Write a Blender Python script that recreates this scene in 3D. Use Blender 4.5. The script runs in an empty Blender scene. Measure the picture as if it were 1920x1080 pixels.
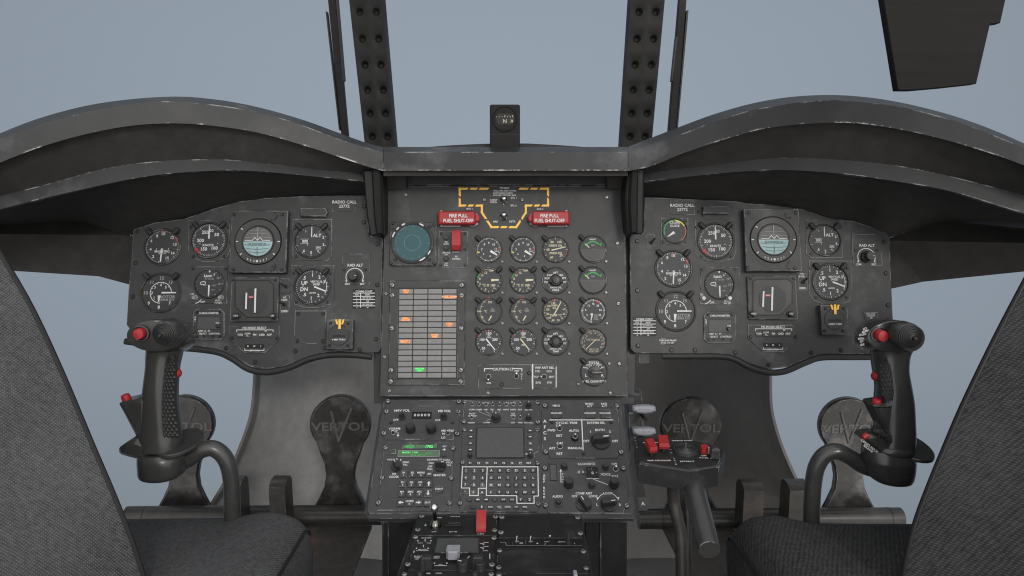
import bpy, math, random
from mathutils import Vector, Matrix
from mathutils.geometry import tessellate_polygon
random.seed(7)
SC = bpy.context.scene
COL = SC.collection
R = math.radians

# ------------------------------------------------------------------ camera
FPX = 1250.0            # focal length in pixels of the 1920 px wide photograph
CAM = Vector((0, 0, 1.0))
cam_data = bpy.data.cameras.new('camera')
cam = bpy.data.objects.new('camera', cam_data)
COL.objects.link(cam)
cam.location = CAM
cam.rotation_euler = (R(90 - 8.0), 0, R(-0.69))
cam_data.sensor_width = 36
cam_data.lens = 36 * FPX / 1920
cam_data.clip_start = 0.02
cam_data.clip_end = 500
SC.camera = cam
CR = cam.rotation_euler.to_matrix()

def ray(px, py):
    return CR @ Vector(((px - 960) / FPX, (540 - py) / FPX, -1))
def P(px, py, d):
    """point in the world seen at a photo pixel, d metres in front of the lens"""
    return CAM + ray(px, py) * d

class Frame:
    def __init__(s, O, u, v):
        s.O = O; s.u = u.normalized(); s.v = v.normalized(); s.n = s.u.cross(s.v).normalized()
        s.v = s.n.cross(s.u)
        s.R = Matrix((s.u, s.v, s.n)).transposed()
    def hit(s, px, py, z=0):
        d = ray(px, py)
        t = (s.O + s.n * z - CAM).dot(s.n) / d.dot(s.n)
        return CAM + d * t
    def uv(s, px, py, z=0):
        w = s.hit(px, py, z) - s.O
        return w.dot(s.u), w.dot(s.v)
X = Vector((1, 0, 0)); Z = Vector((0, 0, 1))
def rows_frame(px, y0, d0, y1, d1):
    a, b = P(px, y0, d0), P(px, y1, d1)
    v = (a - b); v.x = 0
    return Frame((a + b) / 2, X, v)
def YF(px, py, d):      # upright plane across the cockpit
    return Frame(P(px, py, d), X, Z)

# ------------------------------------------------------------------ materials
MATS = {}
def nodes_of(name):
    m = bpy.data.materials.new(name); m.use_nodes = True
    MATS[name] = m
    nt = m.node_tree; b = nt.nodes['Principled BSDF']
    return m, nt, b
def N(nt, typ, **kw):
    n = nt.nodes.new(typ)
    for k, v in kw.items():
        if k.startswith('i_'):
            n.inputs[k[2:].replace('_', ' ')].default_value = v
        else:
            setattr(n, k, v)
    return n
def c4(c): return (c[0], c[1], c[2], 1)
def paint(name, col, rough=0.5, metal=0.0, var=0.25, wear=0.0, wearcol=(.42, .42, .43), radius=.0016, bump=.08, scale=60, dust=0.0, dustcol=(.2, .2, .2), dscale=7, spec=.32, aniso=(1, 1, 1), dlo=.56):
    m, nt, b = nodes_of(name)
    L = nt.links.new
    tc = N(nt, 'ShaderNodeTexCoord')
    mp = N(nt, 'ShaderNodeMapping'); mp.inputs['Scale'].default_value = aniso
    geo = N(nt, 'ShaderNodeNewGeometry')
    L(geo.outputs['Position'], mp.inputs['Vector'])
    n1 = N(nt, 'ShaderNodeTexNoise', i_Scale=scale, i_Detail=4.0, i_Roughness=.6)
    n2 = N(nt, 'ShaderNodeTexNoise', i_Scale=dscale, i_Detail=5.0, i_Roughness=.62)
    L(mp.outputs[0], n1.inputs['Vector']); L(mp.outputs[0], n2.inputs['Vector'])
    mr = N(nt, 'ShaderNodeMapRange'); mr.inputs['To Min'].default_value = 1 - var; mr.inputs['To Max'].default_value = 1 + var
    mr.inputs['From Min'].default_value = .3; mr.inputs['From Max'].default_value = .7
    mx0 = N(nt, 'ShaderNodeMath', operation='ADD'); L(n1.outputs[0], mx0.inputs[0]); L(n2.outputs[0], mx0.inputs[1])
    mx1 = N(nt, 'ShaderNodeMath', operation='MULTIPLY'); L(mx0.outputs[0], mx1.inputs[0]); mx1.inputs[1].default_value = .5
    L(mx1.outputs[0], mr.inputs['Value'])
    mul = N(nt, 'ShaderNodeVectorMath', operation='SCALE'); mul.inputs[0].default_value = col
    L(mr.outputs[0], mul.inputs['Scale'])
    out = mul.outputs[0]
    if dust > 0:
        dr = N(nt, 'ShaderNodeMapRange'); dr.inputs['From Min'].default_value = dlo; dr.inputs['From Max'].default_value = dlo + .18
        dr.inputs['To Max'].default_value = dust
        L(n2.outputs[0], dr.inputs['Value'])
        dm = N(nt, 'ShaderNodeMath', operation='MULTIPLY'); L(dr.outputs[0], dm.inputs[0])
        n4 = N(nt, 'ShaderNodeTexNoise', i_Scale=scale * 1.3, i_Detail=3.0); L(mp.outputs[0], n4.inputs['Vector'])
        L(n4.outputs[0], dm.inputs[1])
        mix = N(nt, 'ShaderNodeMixRGB'); L(dm.outputs[0], mix.inputs[0]); L(out, mix.inputs[1]); mix.inputs[2].default_value = c4(dustcol)
        out = mix.outputs[0]
    if wear > 0:
        bv = N(nt, 'ShaderNodeBevel', samples=4); bv.inputs['Radius'].default_value = radius
        dt = N(nt, 'ShaderNodeVectorMath', operation='DOT_PRODUCT'); L(bv.outputs[0], dt.inputs[0]); L(geo.outputs['True Normal'], dt.inputs[1])
        e = N(nt, 'ShaderNodeMapRange'); e.inputs['From Min'].default_value = .985; e.inputs['From Max'].default_value = .9
        L(dt.outputs['Value'], e.inputs['Value'])
        n3 = N(nt, 'ShaderNodeTexNoise', i_Scale=22.0, i_Detail=6.0, i_Roughness=.7); L(geo.outputs['Position'], n3.inputs['Vector'])
        w = N(nt, 'ShaderNodeMapRange'); w.inputs['From Min'].default_value = .62 - .2 * wear; w.inputs['From Max'].default_value = .72 - .2 * wear
        L(n3.outputs[0], w.inputs['Value'])
        wm = N(nt, 'ShaderNodeMath', operation='MULTIPLY'); L(e.outputs[0], wm.inputs[0]); L(w.outputs[0], wm.inputs[1])
        mix = N(nt, 'ShaderNodeMixRGB'); L(wm.outputs[0], mix.inputs[0]); L(out, mix.inputs[1]); mix.inputs[2].default_value = c4(wearcol)
        out = mix.outputs[0]
    L(out, b.inputs['Base Color'])
    rr = N(nt, 'ShaderNodeMapRange'); rr.inputs['From Min'].default_value = .3; rr.inputs['From Max'].default_value = .7
    rr.inputs['To Min'].default_value = rough - .09; rr.inputs['To Max'].default_value = rough + .09
    L(n2.outputs[0], rr.inputs['Value']); L(rr.outputs[0], b.inputs['Roughness'])
    b.inputs['Metallic'].default_value = metal
    b.inputs['Specular IOR Level'].default_value = spec
    if bump > 0:
        nb = N(nt, 'ShaderNodeTexNoise', i_Scale=900.0, i_Detail=2.0); L(geo.outputs['Position'], nb.inputs['Vector'])
        bp = N(nt, 'ShaderNodeBump'); bp.inputs['Strength'].default_value = bump; bp.inputs['Distance'].default_value = .0006
        L(nb.outputs[0], bp.inputs['Height']); L(bp.outputs[0], b.inputs['Normal'])
    return m
def plain(name, col, rough=.5, metal=0, emit=None, es=1.0, spec=.32):
    m, nt, b = nodes_of(name)
    n1 = N(nt, 'ShaderNodeTexNoise', i_Scale=150.0, i_Detail=3.0)
    geo = N(nt, 'ShaderNodeNewGeometry'); nt.links.new(geo.outputs['Position'], n1.inputs['Vector'])
    mr = N(nt, 'ShaderNodeMapRange'); mr.inputs['To Min'].default_value = .8; mr.inputs['To Max'].default_value = 1.2
    nt.links.new(n1.outputs[0], mr.inputs['Value'])
    mul = N(nt, 'ShaderNodeVectorMath', operation='SCALE'); mul.inputs[0].default_value = col
    nt.links.new(mr.outputs[0], mul.inputs['Scale']); nt.links.new(mul.outputs[0], b.inputs['Base Color'])
    b.inputs['Roughness'].default_value = rough; b.inputs['Metallic'].default_value = metal
    b.inputs['Specular IOR Level'].default_value = spec
    if emit:
        b.inputs['Emission Color'].default_value = c4(emit); b.inputs['Emission Strength'].default_value = es
    return m
def fabric(name, col, pitch, ang=35, rough=.95, stretch=(1, 1, 1), col2=None):
    m, nt, b = nodes_of(name); L = nt.links.new
    tc = N(nt, 'ShaderNodeTexCoord')
    mp = N(nt, 'ShaderNodeMapping'); mp.inputs['Rotation'].default_value = (0, 0, R(ang)); mp.inputs['Scale'].default_value = stretch
    L(tc.outputs['UV'], mp.inputs['Vector'])
    n0 = N(nt, 'ShaderNodeTexNoise', i_Scale=1.2 / pitch * .25, i_Detail=2.0)
    L(mp.outputs[0], n0.inputs['Vector'])
    w1 = N(nt, 'ShaderNodeTexWave', wave_type='BANDS', bands_direction='X'); w1.inputs['Scale'].default_value = .314 / pitch; w1.inputs['Distortion'].default_value = 1.6; w1.inputs['Detail'].default_value = 1
    w1.inputs['Detail Scale'].default_value = 2.0
    w2 = N(nt, 'ShaderNodeTexWave', wave_type='BANDS', bands_direction='Y'); w2.inputs['Scale'].default_value = .314 / pitch * .8; w2.inputs['Distortion'].default_value = 2.5; w2.inputs['Detail'].default_value = 1
    L(mp.outputs[0], w1.inputs['Vector']); L(mp.outputs[0], w2.inputs['Vector'])
    mu = N(nt, 'ShaderNodeMath', operation='MULTIPLY'); L(w1.outputs['Fac'], mu.inputs[0]); L(w2.outputs['Fac'], mu.inputs[1])
    n1 = N(nt, 'ShaderNodeTexNoise', i_Scale=.36 / pitch, i_Detail=5.0, i_Roughness=.8); L(mp.outputs[0], n1.inputs['Vector'])
    n2 = N(nt, 'ShaderNodeTexNoise', i_Scale=9.0, i_Detail=3.0); L(mp.outputs[0], n2.inputs['Vector'])
    ad = N(nt, 'ShaderNodeMath', operation='MULTIPLY_ADD'); L(n1.outputs[0], ad.inputs[0]); ad.inputs[1].default_value = 1.35; mh = N(nt, 'ShaderNodeMath', operation='MULTIPLY'); L(mu.outputs[0], mh.inputs[0]); mh.inputs[1].default_value = .65; L(mh.outputs[0], ad.inputs[2])
    ad2 = N(nt, 'ShaderNodeMath', operation='MULTIPLY_ADD'); L(n2.outputs[0], ad2.inputs[0]); ad2.inputs[1].default_value = .5; L(ad.outputs[0], ad2.inputs[2])
    cr = N(nt, 'ShaderNodeMapRange'); cr.inputs['From Min'].default_value = .45; cr.inputs['From Max'].default_value = 1.7
    cr.inputs['To Min'].default_value = .05; cr.inputs['To Max'].default_value = 2.3
    L(ad2.outputs[0], cr.inputs['Value'])
    mul = N(nt, 'ShaderNodeVectorMath', operation='SCALE'); mul.inputs[0].default_value = col; L(cr.outputs[0], mul.inputs['Scale'])
    L(mul.outputs[0], b.inputs['Base Color'])
    b.inputs['Roughness'].default_value = rough; b.inputs['Specular IOR Level'].default_value = .15
    bp = N(nt, 'ShaderNodeBump'); bp.inputs['Strength'].default_value = .55; bp.inputs['Distance'].default_value = pitch * .35
    L(ad.outputs[0], bp.inputs['Height']); L(bp.outputs[0], b.inputs['Normal'])
    return m

paint('panel', (.0375, .0378, .0385), .52, var=.16, wear=.8, dust=.6, dustcol=(.20, .205, .21), dscale=9, dlo=.55, wearcol=(.45, .45, .46), bump=.12)
paint('module', (.046, .0468, .0484), .52, var=.14, wear=.5, dust=.3, dustcol=(.22, .225, .23), dscale=14, bump=.1)
paint('blackmod', (.016, .0165, .017), .42, var=.3, wear=.35, dust=.4, dustcol=(.12, .12, .12), dscale=16)
paint('hood', (.0225, .0228, .0238), .44, spec=.25, var=.2, wear=.5, wearcol=(.42, .42, .42), radius=.0035, dust=.6, dustcol=(.3, .3, .31), dscale=5, scale=30)
paint('hoodunder', (.037, .0352, .0335), .85, var=.3, bump=.15, scale=40, spec=.15)
paint('bezel', (.042, .042, .042), .45, var=.15, wear=.5, radius=.001)
paint('blackpaint', (.010, .010, .010), .5, var=.2, bump=.05)
paint('post', (.0115, .0112, .011), spec=.14, rough= .55, var=.2, bump=.1, scale=25)
paint('rubber', (.022, .022, .022), .5, var=.15, bump=.05)
paint('knob', (.026, .026, .027), .38, var=.15, wear=.2, radius=.0007)
paint('grip', (.034, .0338, .0335), .25, var=.14, bump=.02, wear=.2, spec=.5)
paint('metal', (.070, .065, .060), .38, metal=.55, var=.35, wear=.4, radius=.002, dust=.6, dustcol=(.19, .13, .1), dscale=8)
paint('pedal', (.050, .047, .0455), .30, metal=.4, var=.25, wear=.55, wearcol=(.5, .5, .5), radius=.002, dust=.8, dustcol=(.22, .21, .20), dscale=18, scale=90, dlo=.50)
paint('rust', (.05, .046, .043), .45, metal=.2, var=.4, wear=.5, dust=1.2, dustcol=(.26, .12, .085), dscale=7)
paint('tubemetal', (.046, .0445, .043), .33, metal=.4, var=.25, wear=.3, radius=.002, dust=.4, dustcol=(.18, .15, .13), dscale=8)
paint('shell', (.33, .325, .322), .5, metal=.15, var=.2, dust=.9, dustcol=(.45, .45, .44), dscale=4.5, scale=38, bump=.05)  # base colour lifted to make up for light blocked by the panels
paint('shelldark', (.17, .163, .156), .5, metal=.15, var=.14, dust=.2, dustcol=(.2, .2, .2), dscale=3.5, scale=38, bump=.05)  # colour of the right lining, also lifted for the blocked light
paint('floor', (.135, .132, .134), .75, spec=.1, var=.2, dust=.3, dscale=6)
paint('screw', (.24, .24, .24), .35, metal=.35, var=.3, bump=0)
paint('darkscrew', (.035, .035, .035), .35, metal=.3, var=.3, bump=0)
plain('chrome', (.62, .64, .66), .12, 1.0)
plain('dial', (.033, .034, .036), .5)
plain('dialdark', (.010, .010, .011), .5)
plain('mark', (.57, .57, .57), .6)
plain('markdim', (.28, .28, .28), .6)
plain('cream', (.50, .47, .32), .6)
plain('tan', (.36, .31, .24), .6)
plain('red', (.29, .02, .023), .42)
plain('redmark', (.42, .03, .03), .5)
plain('yellow', (.80, .47, .08), .5)
plain('ymark', (.6, .5, .05), .5)
plain('green', (.03, .28, .06), .5)
plain('orangemark', (.45, .12, .06), .5)
plain('tile', (.185, .184, .182), .45)
plain('tilemark', (.22, .22, .22), .4)
plain('amberlit', (.8, .3, .1), .5, emit=(1, .33, .09), es=.75)
plain('amberglow', (.35, .18, .1), .5, emit=(1, .32, .1), es=.07)
plain('greenlit', (.1, .8, .2), .5, emit=(.12, .9, .22), es=.38)
plain('greenglow', (.05, .3, .08), .5, emit=(.08, .9, .16), es=.28)
plain('lcd', (.07, .12, .07), .4, emit=(.1, .35, .12), es=.05)
plain('emboss', (.115, .11, .108), .35)
plain('darkchrome', (.16, .16, .14), .16, 1.0)
plain('scope', (.022, .062, .072), .16, emit=(.05, .2, .23), es=.08)
plain('scopeline', (.08, .18, .19), .3, emit=(.08, .3, .32), es=.12)
plain('screen', (.062, .063, .065), .5)
plain('skyball', (.10, .10, .10), .5)
plain('groundball', (.26, .38, .39), .5)
plain('ballline', (.10, .13, .14), .5)
plain('greyhandle', (.25, .25, .285), .5)
paint('visor', (.0095, .009, .0087), spec=.12, rough= .6, var=.35, bump=.05, scale=8, aniso=(.3, 1, 9))
fabric('seatfabriclit', (.050, .0507, .053), .0025, 35)  # left seat cloth, the light falling on it put into the colour
fabric('seatfabricshade', (.030, .030, .0303), .0029, 18, stretch=(1, .6, 1))  # right seat cloth, its shaded side painted in as a darker colour

# ------------------------------------------------------------------ mesh builder
_gl = {}
def glyphs(s):
    if s in _gl: return _gl[s]
    cu = bpy.data.curves.new('tmp', 'FONT'); cu.body = s; cu.size = 1; cu.align_x = 'CENTER'; cu.offset = .02
    cu.resolution_u = 2; cu.space_line = .95
    o = bpy.data.objects.new('tmp', cu)
    me = o.to_mesh()
    vs = [v.co.copy() for v in me.vertices]; fs = [tuple(p.vertices) for p in me.polygons]
    o.to_mesh_clear(); bpy.data.objects.remove(o); bpy.data.curves.remove(cu)
    _gl[s] = (vs, fs)
    return _gl[s]
CAPH = max(v.y for v in glyphs('H')[0]) - min(v.y for v in glyphs('H')[0])

def poly_offset(poly, d):
    n = len(poly); out = []
    for i in range(n):
        p0 = Vector(poly[i - 1]); p1 = Vector(poly[i]); p2 = Vector(poly[(i + 1) % n])
        e0 = (p1 - p0); e1 = (p2 - p1)
        if e0.length < 1e-9 or e1.length < 1e-9: out.append(tuple(p1)); continue
        e0.normalize(); e1.normalize()
        n0 = Vector((-e0.y, e0.x)); n1 = Vector((-e1.y, e1.x))
        b = n0 + n1
        if b.length < 1e-6: out.append(tuple(p1)); continue
        b.normalize(); k = max(.35, b.dot(n0))
        out.append((p1.x + b.x * d / k, p1.y + b.y * d / k))
    return out
def ccw(poly):
    a = sum(poly[i - 1][0] * poly[i][1] - poly[i][0] * poly[i - 1][1] for i in range(len(poly)))
    return list(poly) if a > 0 else list(reversed(poly))
def rrect(cx, cy, w, h, r=0, n=4):
    r = min(r, w / 2, h / 2)
    if r <= 0: return [(cx - w/2, cy - h/2), (cx + w/2, cy - h/2), (cx + w/2, cy + h/2), (cx - w/2, cy + h/2)]
    out = []
    for sx, sy, a0 in ((1, -1, -90), (1, 1, 0), (-1, 1, 90), (-1, -1, 180)):
        for k in range(n + 1):
            a = R(a0 + 90 * k / n)
            out.append((cx + sx * (w/2 - r) + r * math.cos(a), cy + sy * (h/2 - r) + r * math.sin(a)))
    return out
def circ(cx, cy, r, n=32, ry=None):
    return [(cx + r * math.cos(2*math.pi*k/n), cy + (ry or r) * math.sin(2*math.pi*k/n)) for k in range(n)]

class MB:
    def __init__(s): s.v = []; s.f = []; s.mi = []; s.mats = []; s.uv = None
    def add(s, vs, fs, mat, M=None):
        o = len(s.v)
        if M is not None: vs = [M @ Vector(v) for v in vs]
        s.v += [tuple(v) for v in vs]
        if mat not in s.mats: s.mats.append(mat)
        k = s.mats.index(mat)
        for f in fs: s.f.append(tuple(i + o for i in f)); s.mi.append(k)
        return s
    def prism(s, poly, z0, z1, mat, ch=0, M=None, base=True):
        poly = ccw(poly); n = len(poly)
        vs = [(x, y, z0) for x, y in poly]; fs = []
        if base: fs.append(tuple(reversed(range(n))))
        if ch > 0:
            vs += [(x, y, z1 - ch) for x, y in poly]
            vs += [(x, y, z1) for x, y in poly_offset(poly, ch)]
            for a, b in ((0, n), (n, 2 * n)):
                fs += [(a + i, a + (i + 1) % n, b + (i + 1) % n, b + i) for i in range(n)]
            fs.append(tuple(range(2 * n, 3 * n)))
        else:
            vs += [(x, y, z1) for x, y in poly]
            fs += [(i, (i + 1) % n, n + (i + 1) % n, n + i) for i in range(n)]
            fs.append(tuple(range(n, 2 * n)))
        return s.add(vs, fs, mat, M)
    def flat(s, poly, z, mat, M=None):
        poly = ccw(poly)
        return s.add([(x, y, z) for x, y in poly], [tuple(range(len(poly)))], mat, M)
    def box(s, cx, cy, w, h, z0, z1, mat, r=0, ch=0, M=None):
        return s.prism(rrect(cx, cy, w, h, r), z0, z1, mat, ch, M)
    def bar(s, x0, y0, x1, y1, w, z, mat, h=0, w2=None):
        d = Vector((x1 - x0, y1 - y0)); d.normalize(); nx, ny = -d.y * w / 2, d.x * w / 2
        k = 1 if w2 is None else w2 / w
        pl = [(x0 + nx, y0 + ny), (x0 - nx, y0 - ny), (x1 - nx * k, y1 - ny * k), (x1 + nx * k, y1 + ny * k)]
        return s.prism(pl, z - h, z, mat) if h else s.flat(pl, z, mat)
    def path(s, pts, w, z, mat):
        for a, b in zip(pts, pts[1:]):
            d = Vector((b[0]-a[0], b[1]-a[1])); d.normalize(); d *= w / 2 * .98
            s.bar(a[0]-d.x, a[1]-d.y, b[0]+d.x, b[1]+d.y, w, z, mat); z += .00003
        return s
    def ringf(s, cx, cy, r0, r1, z, mat, a0=0, a1=360, n=40):
        """flat arc; angles clockwise from the top"""
        k = max(2, int(n * abs(a1 - a0) / 360)); vs = []
        for i in range(k + 1):
            a = R(a0 + (a1 - a0) * i / k); sx, cy_ = math.sin(a), math.cos(a)
            vs += [(cx + r0 * sx, cy + r0 * cy_, z), (cx + r1 * sx, cy + r1 * cy_, z)]
        return s.add(vs, [(2*i, 2*i+2, 2*i+3, 2*i+1) if False else (2*i, 2*i+1, 2*i+3, 2*i+2) for i in range(k)], mat)
    def lathe(s, prof, cx, cy, mat, n=32, M=None, ry=1):
        vs = []; fs = []; m = len(prof)
        for k in range(n):
            a = 2 * math.pi * k / n
            vs += [(cx + r * math.cos(a), cy + r * math.sin(a) * ry, z) for r, z in prof]
        for k in range(n):
            k2 = (k + 1) % n
            for j in range(m - 1):
                fs.append((k*m+j, k2*m+j, k2*m+j+1, k*m+j+1))
        if prof[-1][0] > 1e-6: fs.append(tuple(k*m+m-1 for k in range(n)))
        if prof[0][0] > 1e-6 and prof[0] != prof[-1]: pass
        return s.add(vs, fs, mat, M)
    def ring(s, cx, cy, prof, mat, n=40, M=None):
        vs = []; fs = []; m = len(prof)
        for k in range(n):
            a = 2 * math.pi * k / n
            vs += [(cx + r * math.cos(a), cy + r * math.sin(a), z) for r, z in prof]
        for k in range(n):
            k2 = (k + 1) % n
            for j in range(m - 1): fs.append((k*m+j, k2*m+j, k2*m+j+1, k*m+j+1))
        return s.add(vs, fs, mat, M)
    def tube(s, pts, rad, mat, n=14, caps=True, M=None):
        pts = [Vector(p) for p in pts]; m = len(pts)
        if not hasattr(rad, '__len__'): rad = [rad] * m
        t0 = (pts[1] - pts[0]).normalized()
        a = t0.cross(Vector((0, 0, 1)))
        if a.length < .05: a = t0.cross(Vector((1, 0, 0)))
        a.normalize(); vs = []; fs = []
        for i in range(m):
            t = ((pts[min(i+1, m-1)] - pts[i]).normalized() + (pts[i] - pts[max(i-1, 0)]).normalized()).normalized()
            a = (a - t * a.dot(t)).normalized(); b = t.cross(a)
            for k in range(n):
                th = 2 * math.pi * k / n
                vs.append(pts[i] + (a * math.cos(th) + b * math.sin(th)) * rad[i])
        for i in range(m - 1):
            for k in range(n):
                k2 = (k + 1) % n
                fs.append((i*n+k, i*n+k2, (i+1)*n+k2, (i+1)*n+k))
        if caps: fs += [tuple(reversed(range(n))), tuple(range((m-1)*n, m*n))]
        return s.add(vs, fs, mat, M)
    def loft(s, secs, mat, closed=True, caps=True, M=None):
        m = len(secs); n = len(secs[0]); vs = [p for sec in secs for p in sec]; fs = []
        for i in range(m - 1):
            for k in range(n if closed else n - 1):
                k2 = (k + 1) % n
                fs.append((i*n+k, i*n+k2, (i+1)*n+k2, (i+1)*n+k))
        if caps and closed: fs += [tuple(reversed(range(n))), tuple(range((m-1)*n, m*n))]
        return s.add(vs, fs, mat, M)
    def text(s, t, x, y, h, mat='mark', z=.0004, rot=0, sx=1, M=None, up=0):
        lines = t.split('\n')
        k = h / CAPH
        for i, ln in enumerate(lines):
            if not ln.strip(): continue
            vs, fs = glyphs(ln)
            yy = ((len(lines) - 1) / 2 - i) * h * 1.38 - h / 2
            c, sn = math.cos(R(rot)), math.sin(R(rot)); out = []
            for v in vs:
                px_, py_ = v.x * k * sx, v.y * k + yy
                out.append((x + px_ * c - py_ * sn, y + px_ * sn + py_ * c, z))
            s.add(out, fs, mat, M)
        return s
    def build(s, name, parent=None, smooth=35, uvfn=None):
        me = bpy.data.meshes.new(name)
        me.from_pydata(s.v, [], s.f); me.validate()
        for m in s.mats: me.materials.append(MATS[m])
        if len(me.polygons) == len(s.mi):
            me.polygons.foreach_set('material_index', s.mi)
        if s.uv:
            ul = me.uv_layers.new(name='UVMap')
            for lp in me.loops: ul.data[lp.index].uv = s.uv[lp.vertex_index]
        me.update()
        if smooth:
            me.shade_smooth(); me.set_sharp_from_angle(angle=R(smooth))
        o = bpy.data.objects.new(name, me); COL.objects.link(o)
        if parent is not None: o.parent = parent
        return o

def tag(o, label=None, cat=None, group=None, kind=None):
    if label: o['label'] = label
    if cat: o['category'] = cat
    if group: o['group'] = group
    if kind: o['kind'] = kind
    return o
def thing(name, label, cat, loc=(0, 0, 0), rot=None, group=None):
    o = bpy.data.objects.new(name, None); COL.objects.link(o); o.empty_display_size = .01
    M = Matrix.Translation(Vector(loc))
    if rot is not None: M = M @ rot.to_4x4()
    o.matrix_world = M
    return tag(o, label, cat, group)

class Unit:
    """a thing standing on a plane of the cockpit; local metres: x right, y up, z out of the plane"""
    def __init__(s, fr, name, label, cat, x, y, zoom=(0, 0, 1), group=None, lift=0):
        s.fr = fr; s.zm = zoom
        px, py = s.px(x, y)
        s.lift = lift
        s.o = fr.hit(px, py, lift)
        s.t = thing(name, label, cat, s.o, fr.R, group)
        a = s.p(x, y); b = s.p(x + 10, y); s.k = (b[0] - a[0]) / 10
        s.let = MB(); s.lw = 'mark'
    def px(s, x, y): return s.zm[0] + x / s.zm[2], s.zm[1] + y / s.zm[2]
    def p(s, x, y, z=0):
        w = s.fr.hit(*s.px(x, y), z + s.lift) - s.o
        return w.dot(s.fr.u), w.dot(s.fr.v)
    def poly(s, pts, z=0): return [s.p(x, y, z) for x, y in pts]
    def rect(s, x0, y0, x1, y1, z=0, r=0):
        xm, ym = (x0 + x1) / 2, (y0 + y1) / 2
        cx, cy = s.p(xm, ym, z)
        w = s.p(x1, ym, z)[0] - s.p(x0, ym, z)[0]; h = s.p(xm, y0, z)[1] - s.p(xm, y1, z)[1]
        return rrect(cx, cy, w, h, r)
    def T(s, t, x, y, h, mat=None, z=.0006, rot=0, sx=1):
        if s.fr is CON: h *= 1.14; sx *= .95
        cx, cy = s.p(x, y, z)
        s.let.text(t, cx, cy, h * s.k, mat or s.lw, z, rot, sx); return s
    def line(s, pts, w, z=.0006, mat=None):
        s.let.path([s.p(x, y, z) for x, y in pts], w * s.k, z, mat or s.lw); return s
    def part(s, mb, name, smooth=35, label=None, parent=None):
        o = mb.build(name, parent or s.t, smooth)
        if label: o['label'] = label
        return o
    def done(s):
        if s.let.f: s.let.build('lettering', s.t, 0)
        return s.t

_screw_me = {}
def screws(u, pts, r=2.6, mat='screw', z=0, zz=.0016, name='screw'):
    """slotted screw heads; pts in the unit's pixel coordinates"""
    for i, (x, y) in enumerate(pts):
        cx, cy = u.p(x, y, z); rr = r * u.k
        key = (round(rr, 4), mat)
        if key not in _screw_me:
            b = MB()
            b.ring(0, 0, [(rr * 1.25, .0001), (rr * 1.2, .0006), (rr * 1.02, .0003)], 'blackpaint', 14)
            b.lathe([(rr, 0), (rr, zz * .6), (rr * .8, zz), (0, zz * 1.08)], 0, 0, mat, 14)
            b.box(0, 0, rr * 1.6, rr * .32, zz * .9, zz * 1.22, 'blackpaint')
            o = b.build(name, u.t); _screw_me[key] = o.data
        else:
            o = bpy.data.objects.new(name, _screw_me[key]); COL.objects.link(o); o.parent = u.t
        o.location = (cx, cy, z + .0001); o.rotation_euler = (0, 0, R(37 * i + x * 3 % 90))

def toggle(u, x, y, r, ang=0, tilt=20, mat='chrome', name='toggle_switch', L=2.6, z=0):
    cx, cy = u.p(x, y, z); rr = r * u.k
    b = MB()
    b.ring(cx, cy, [(rr, z), (rr, z + .0016), (rr * .78, z + .002), (rr * .66, z + .0006)], 'screw' if mat == 'chrome' else 'knob', 18)
    b.lathe([(rr * .7, z + .0004), (rr * .45, z + .0018), (0, z + .002)], cx, cy, 'blackpaint', 14)
    a = R(ang); t = R(tilt); Ln = rr * L
    d = Vector((math.sin(a) * math.sin(t), math.cos(a) * math.sin(t), math.cos(t)))
    p0 = Vector((cx, cy, z + .001))
    b.tube([p0, p0 + d * Ln * .6, p0 + d * Ln * .8, p0 + d * Ln, p0 + d * Ln * 1.08], [rr * .26, rr * .34, rr * .48, rr * .46, rr * .18], mat, 12)
    return u.part(b, name)

def knob(u, x, y, r, h=.012, mat='knob', ang=None, name='knob', z=0, skirt=1.25, taper=.9, mark=True, flutes=0):
    """turned knob; pixel position is that of its front"""
    cx, cy = u.p(x, y, z + h * .6); rr = r * u.k
    b = MB()
    b.lathe([(rr * skirt, z), (rr * skirt, z + h * .2), (rr * skirt * .96, z + h * .26), (rr, z + h * .28), (rr * taper, z + h * .93), (rr * taper * .9, z + h), (rr * .1, z + h * .97)], cx, cy, mat, 28)
    if ang is not None and mark:
        a = R(ang); sx, sy = math.sin(a), math.cos(a)
        b.bar(cx + sx * rr * .25, cy + sy * rr * .25, cx + sx * rr * .85, cy + sy * rr * .85, rr * .16, z + h + .0003, 'mark', .0012)
    return u.part(b, name)

def pointer_knob(u, x, y, r, ang, h=.014, mat='knob', name='selector_knob', z=0):
    """round skirt with a raised wedge grip across it"""
    cx, cy = u.p(x, y, z + h * .3); rr = r * u.k
    b = MB()
    b.lathe([(rr, z), (rr, z + h * .16), (rr * .94, z + h * .25), (0, z + h * .25)], cx, cy, mat, 28)
    M = Matrix.Translation((cx, cy, z + h * .25)) @ Matrix.Rotation(R(-ang), 4, 'Z')
    w0, w1, L0 = rr * .42, rr * .26, rr * .98
    vs = [(-w0, -L0, 0), (w0, -L0, 0), (w0, L0 * .8, 0), (0, L0 * 1.05, 0), (-w0, L0 * .8, 0),
          (-w1, -L0 * .9, h * .75), (w1, -L0 * .9, h * .75), (w1, L0 * .6, h * .75), (0, L0 * .85, h * .6), (-w1, L0 * .6, h * .75)]
    b.add(vs, [(5, 6, 7, 8, 9)] + [(i, (i + 1) % 5, 5 + (i + 1) % 5, 5 + i) for i in range(5)], mat, M)
    b.bar(*(M @ Vector((0, L0 * .2, 0)))[:2], *(M @ Vector((0, L0 * .75, 0)))[:2], rr * .1, z + h + .0003, 'mark', .001)
    return u.part(b, name, 30)

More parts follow.
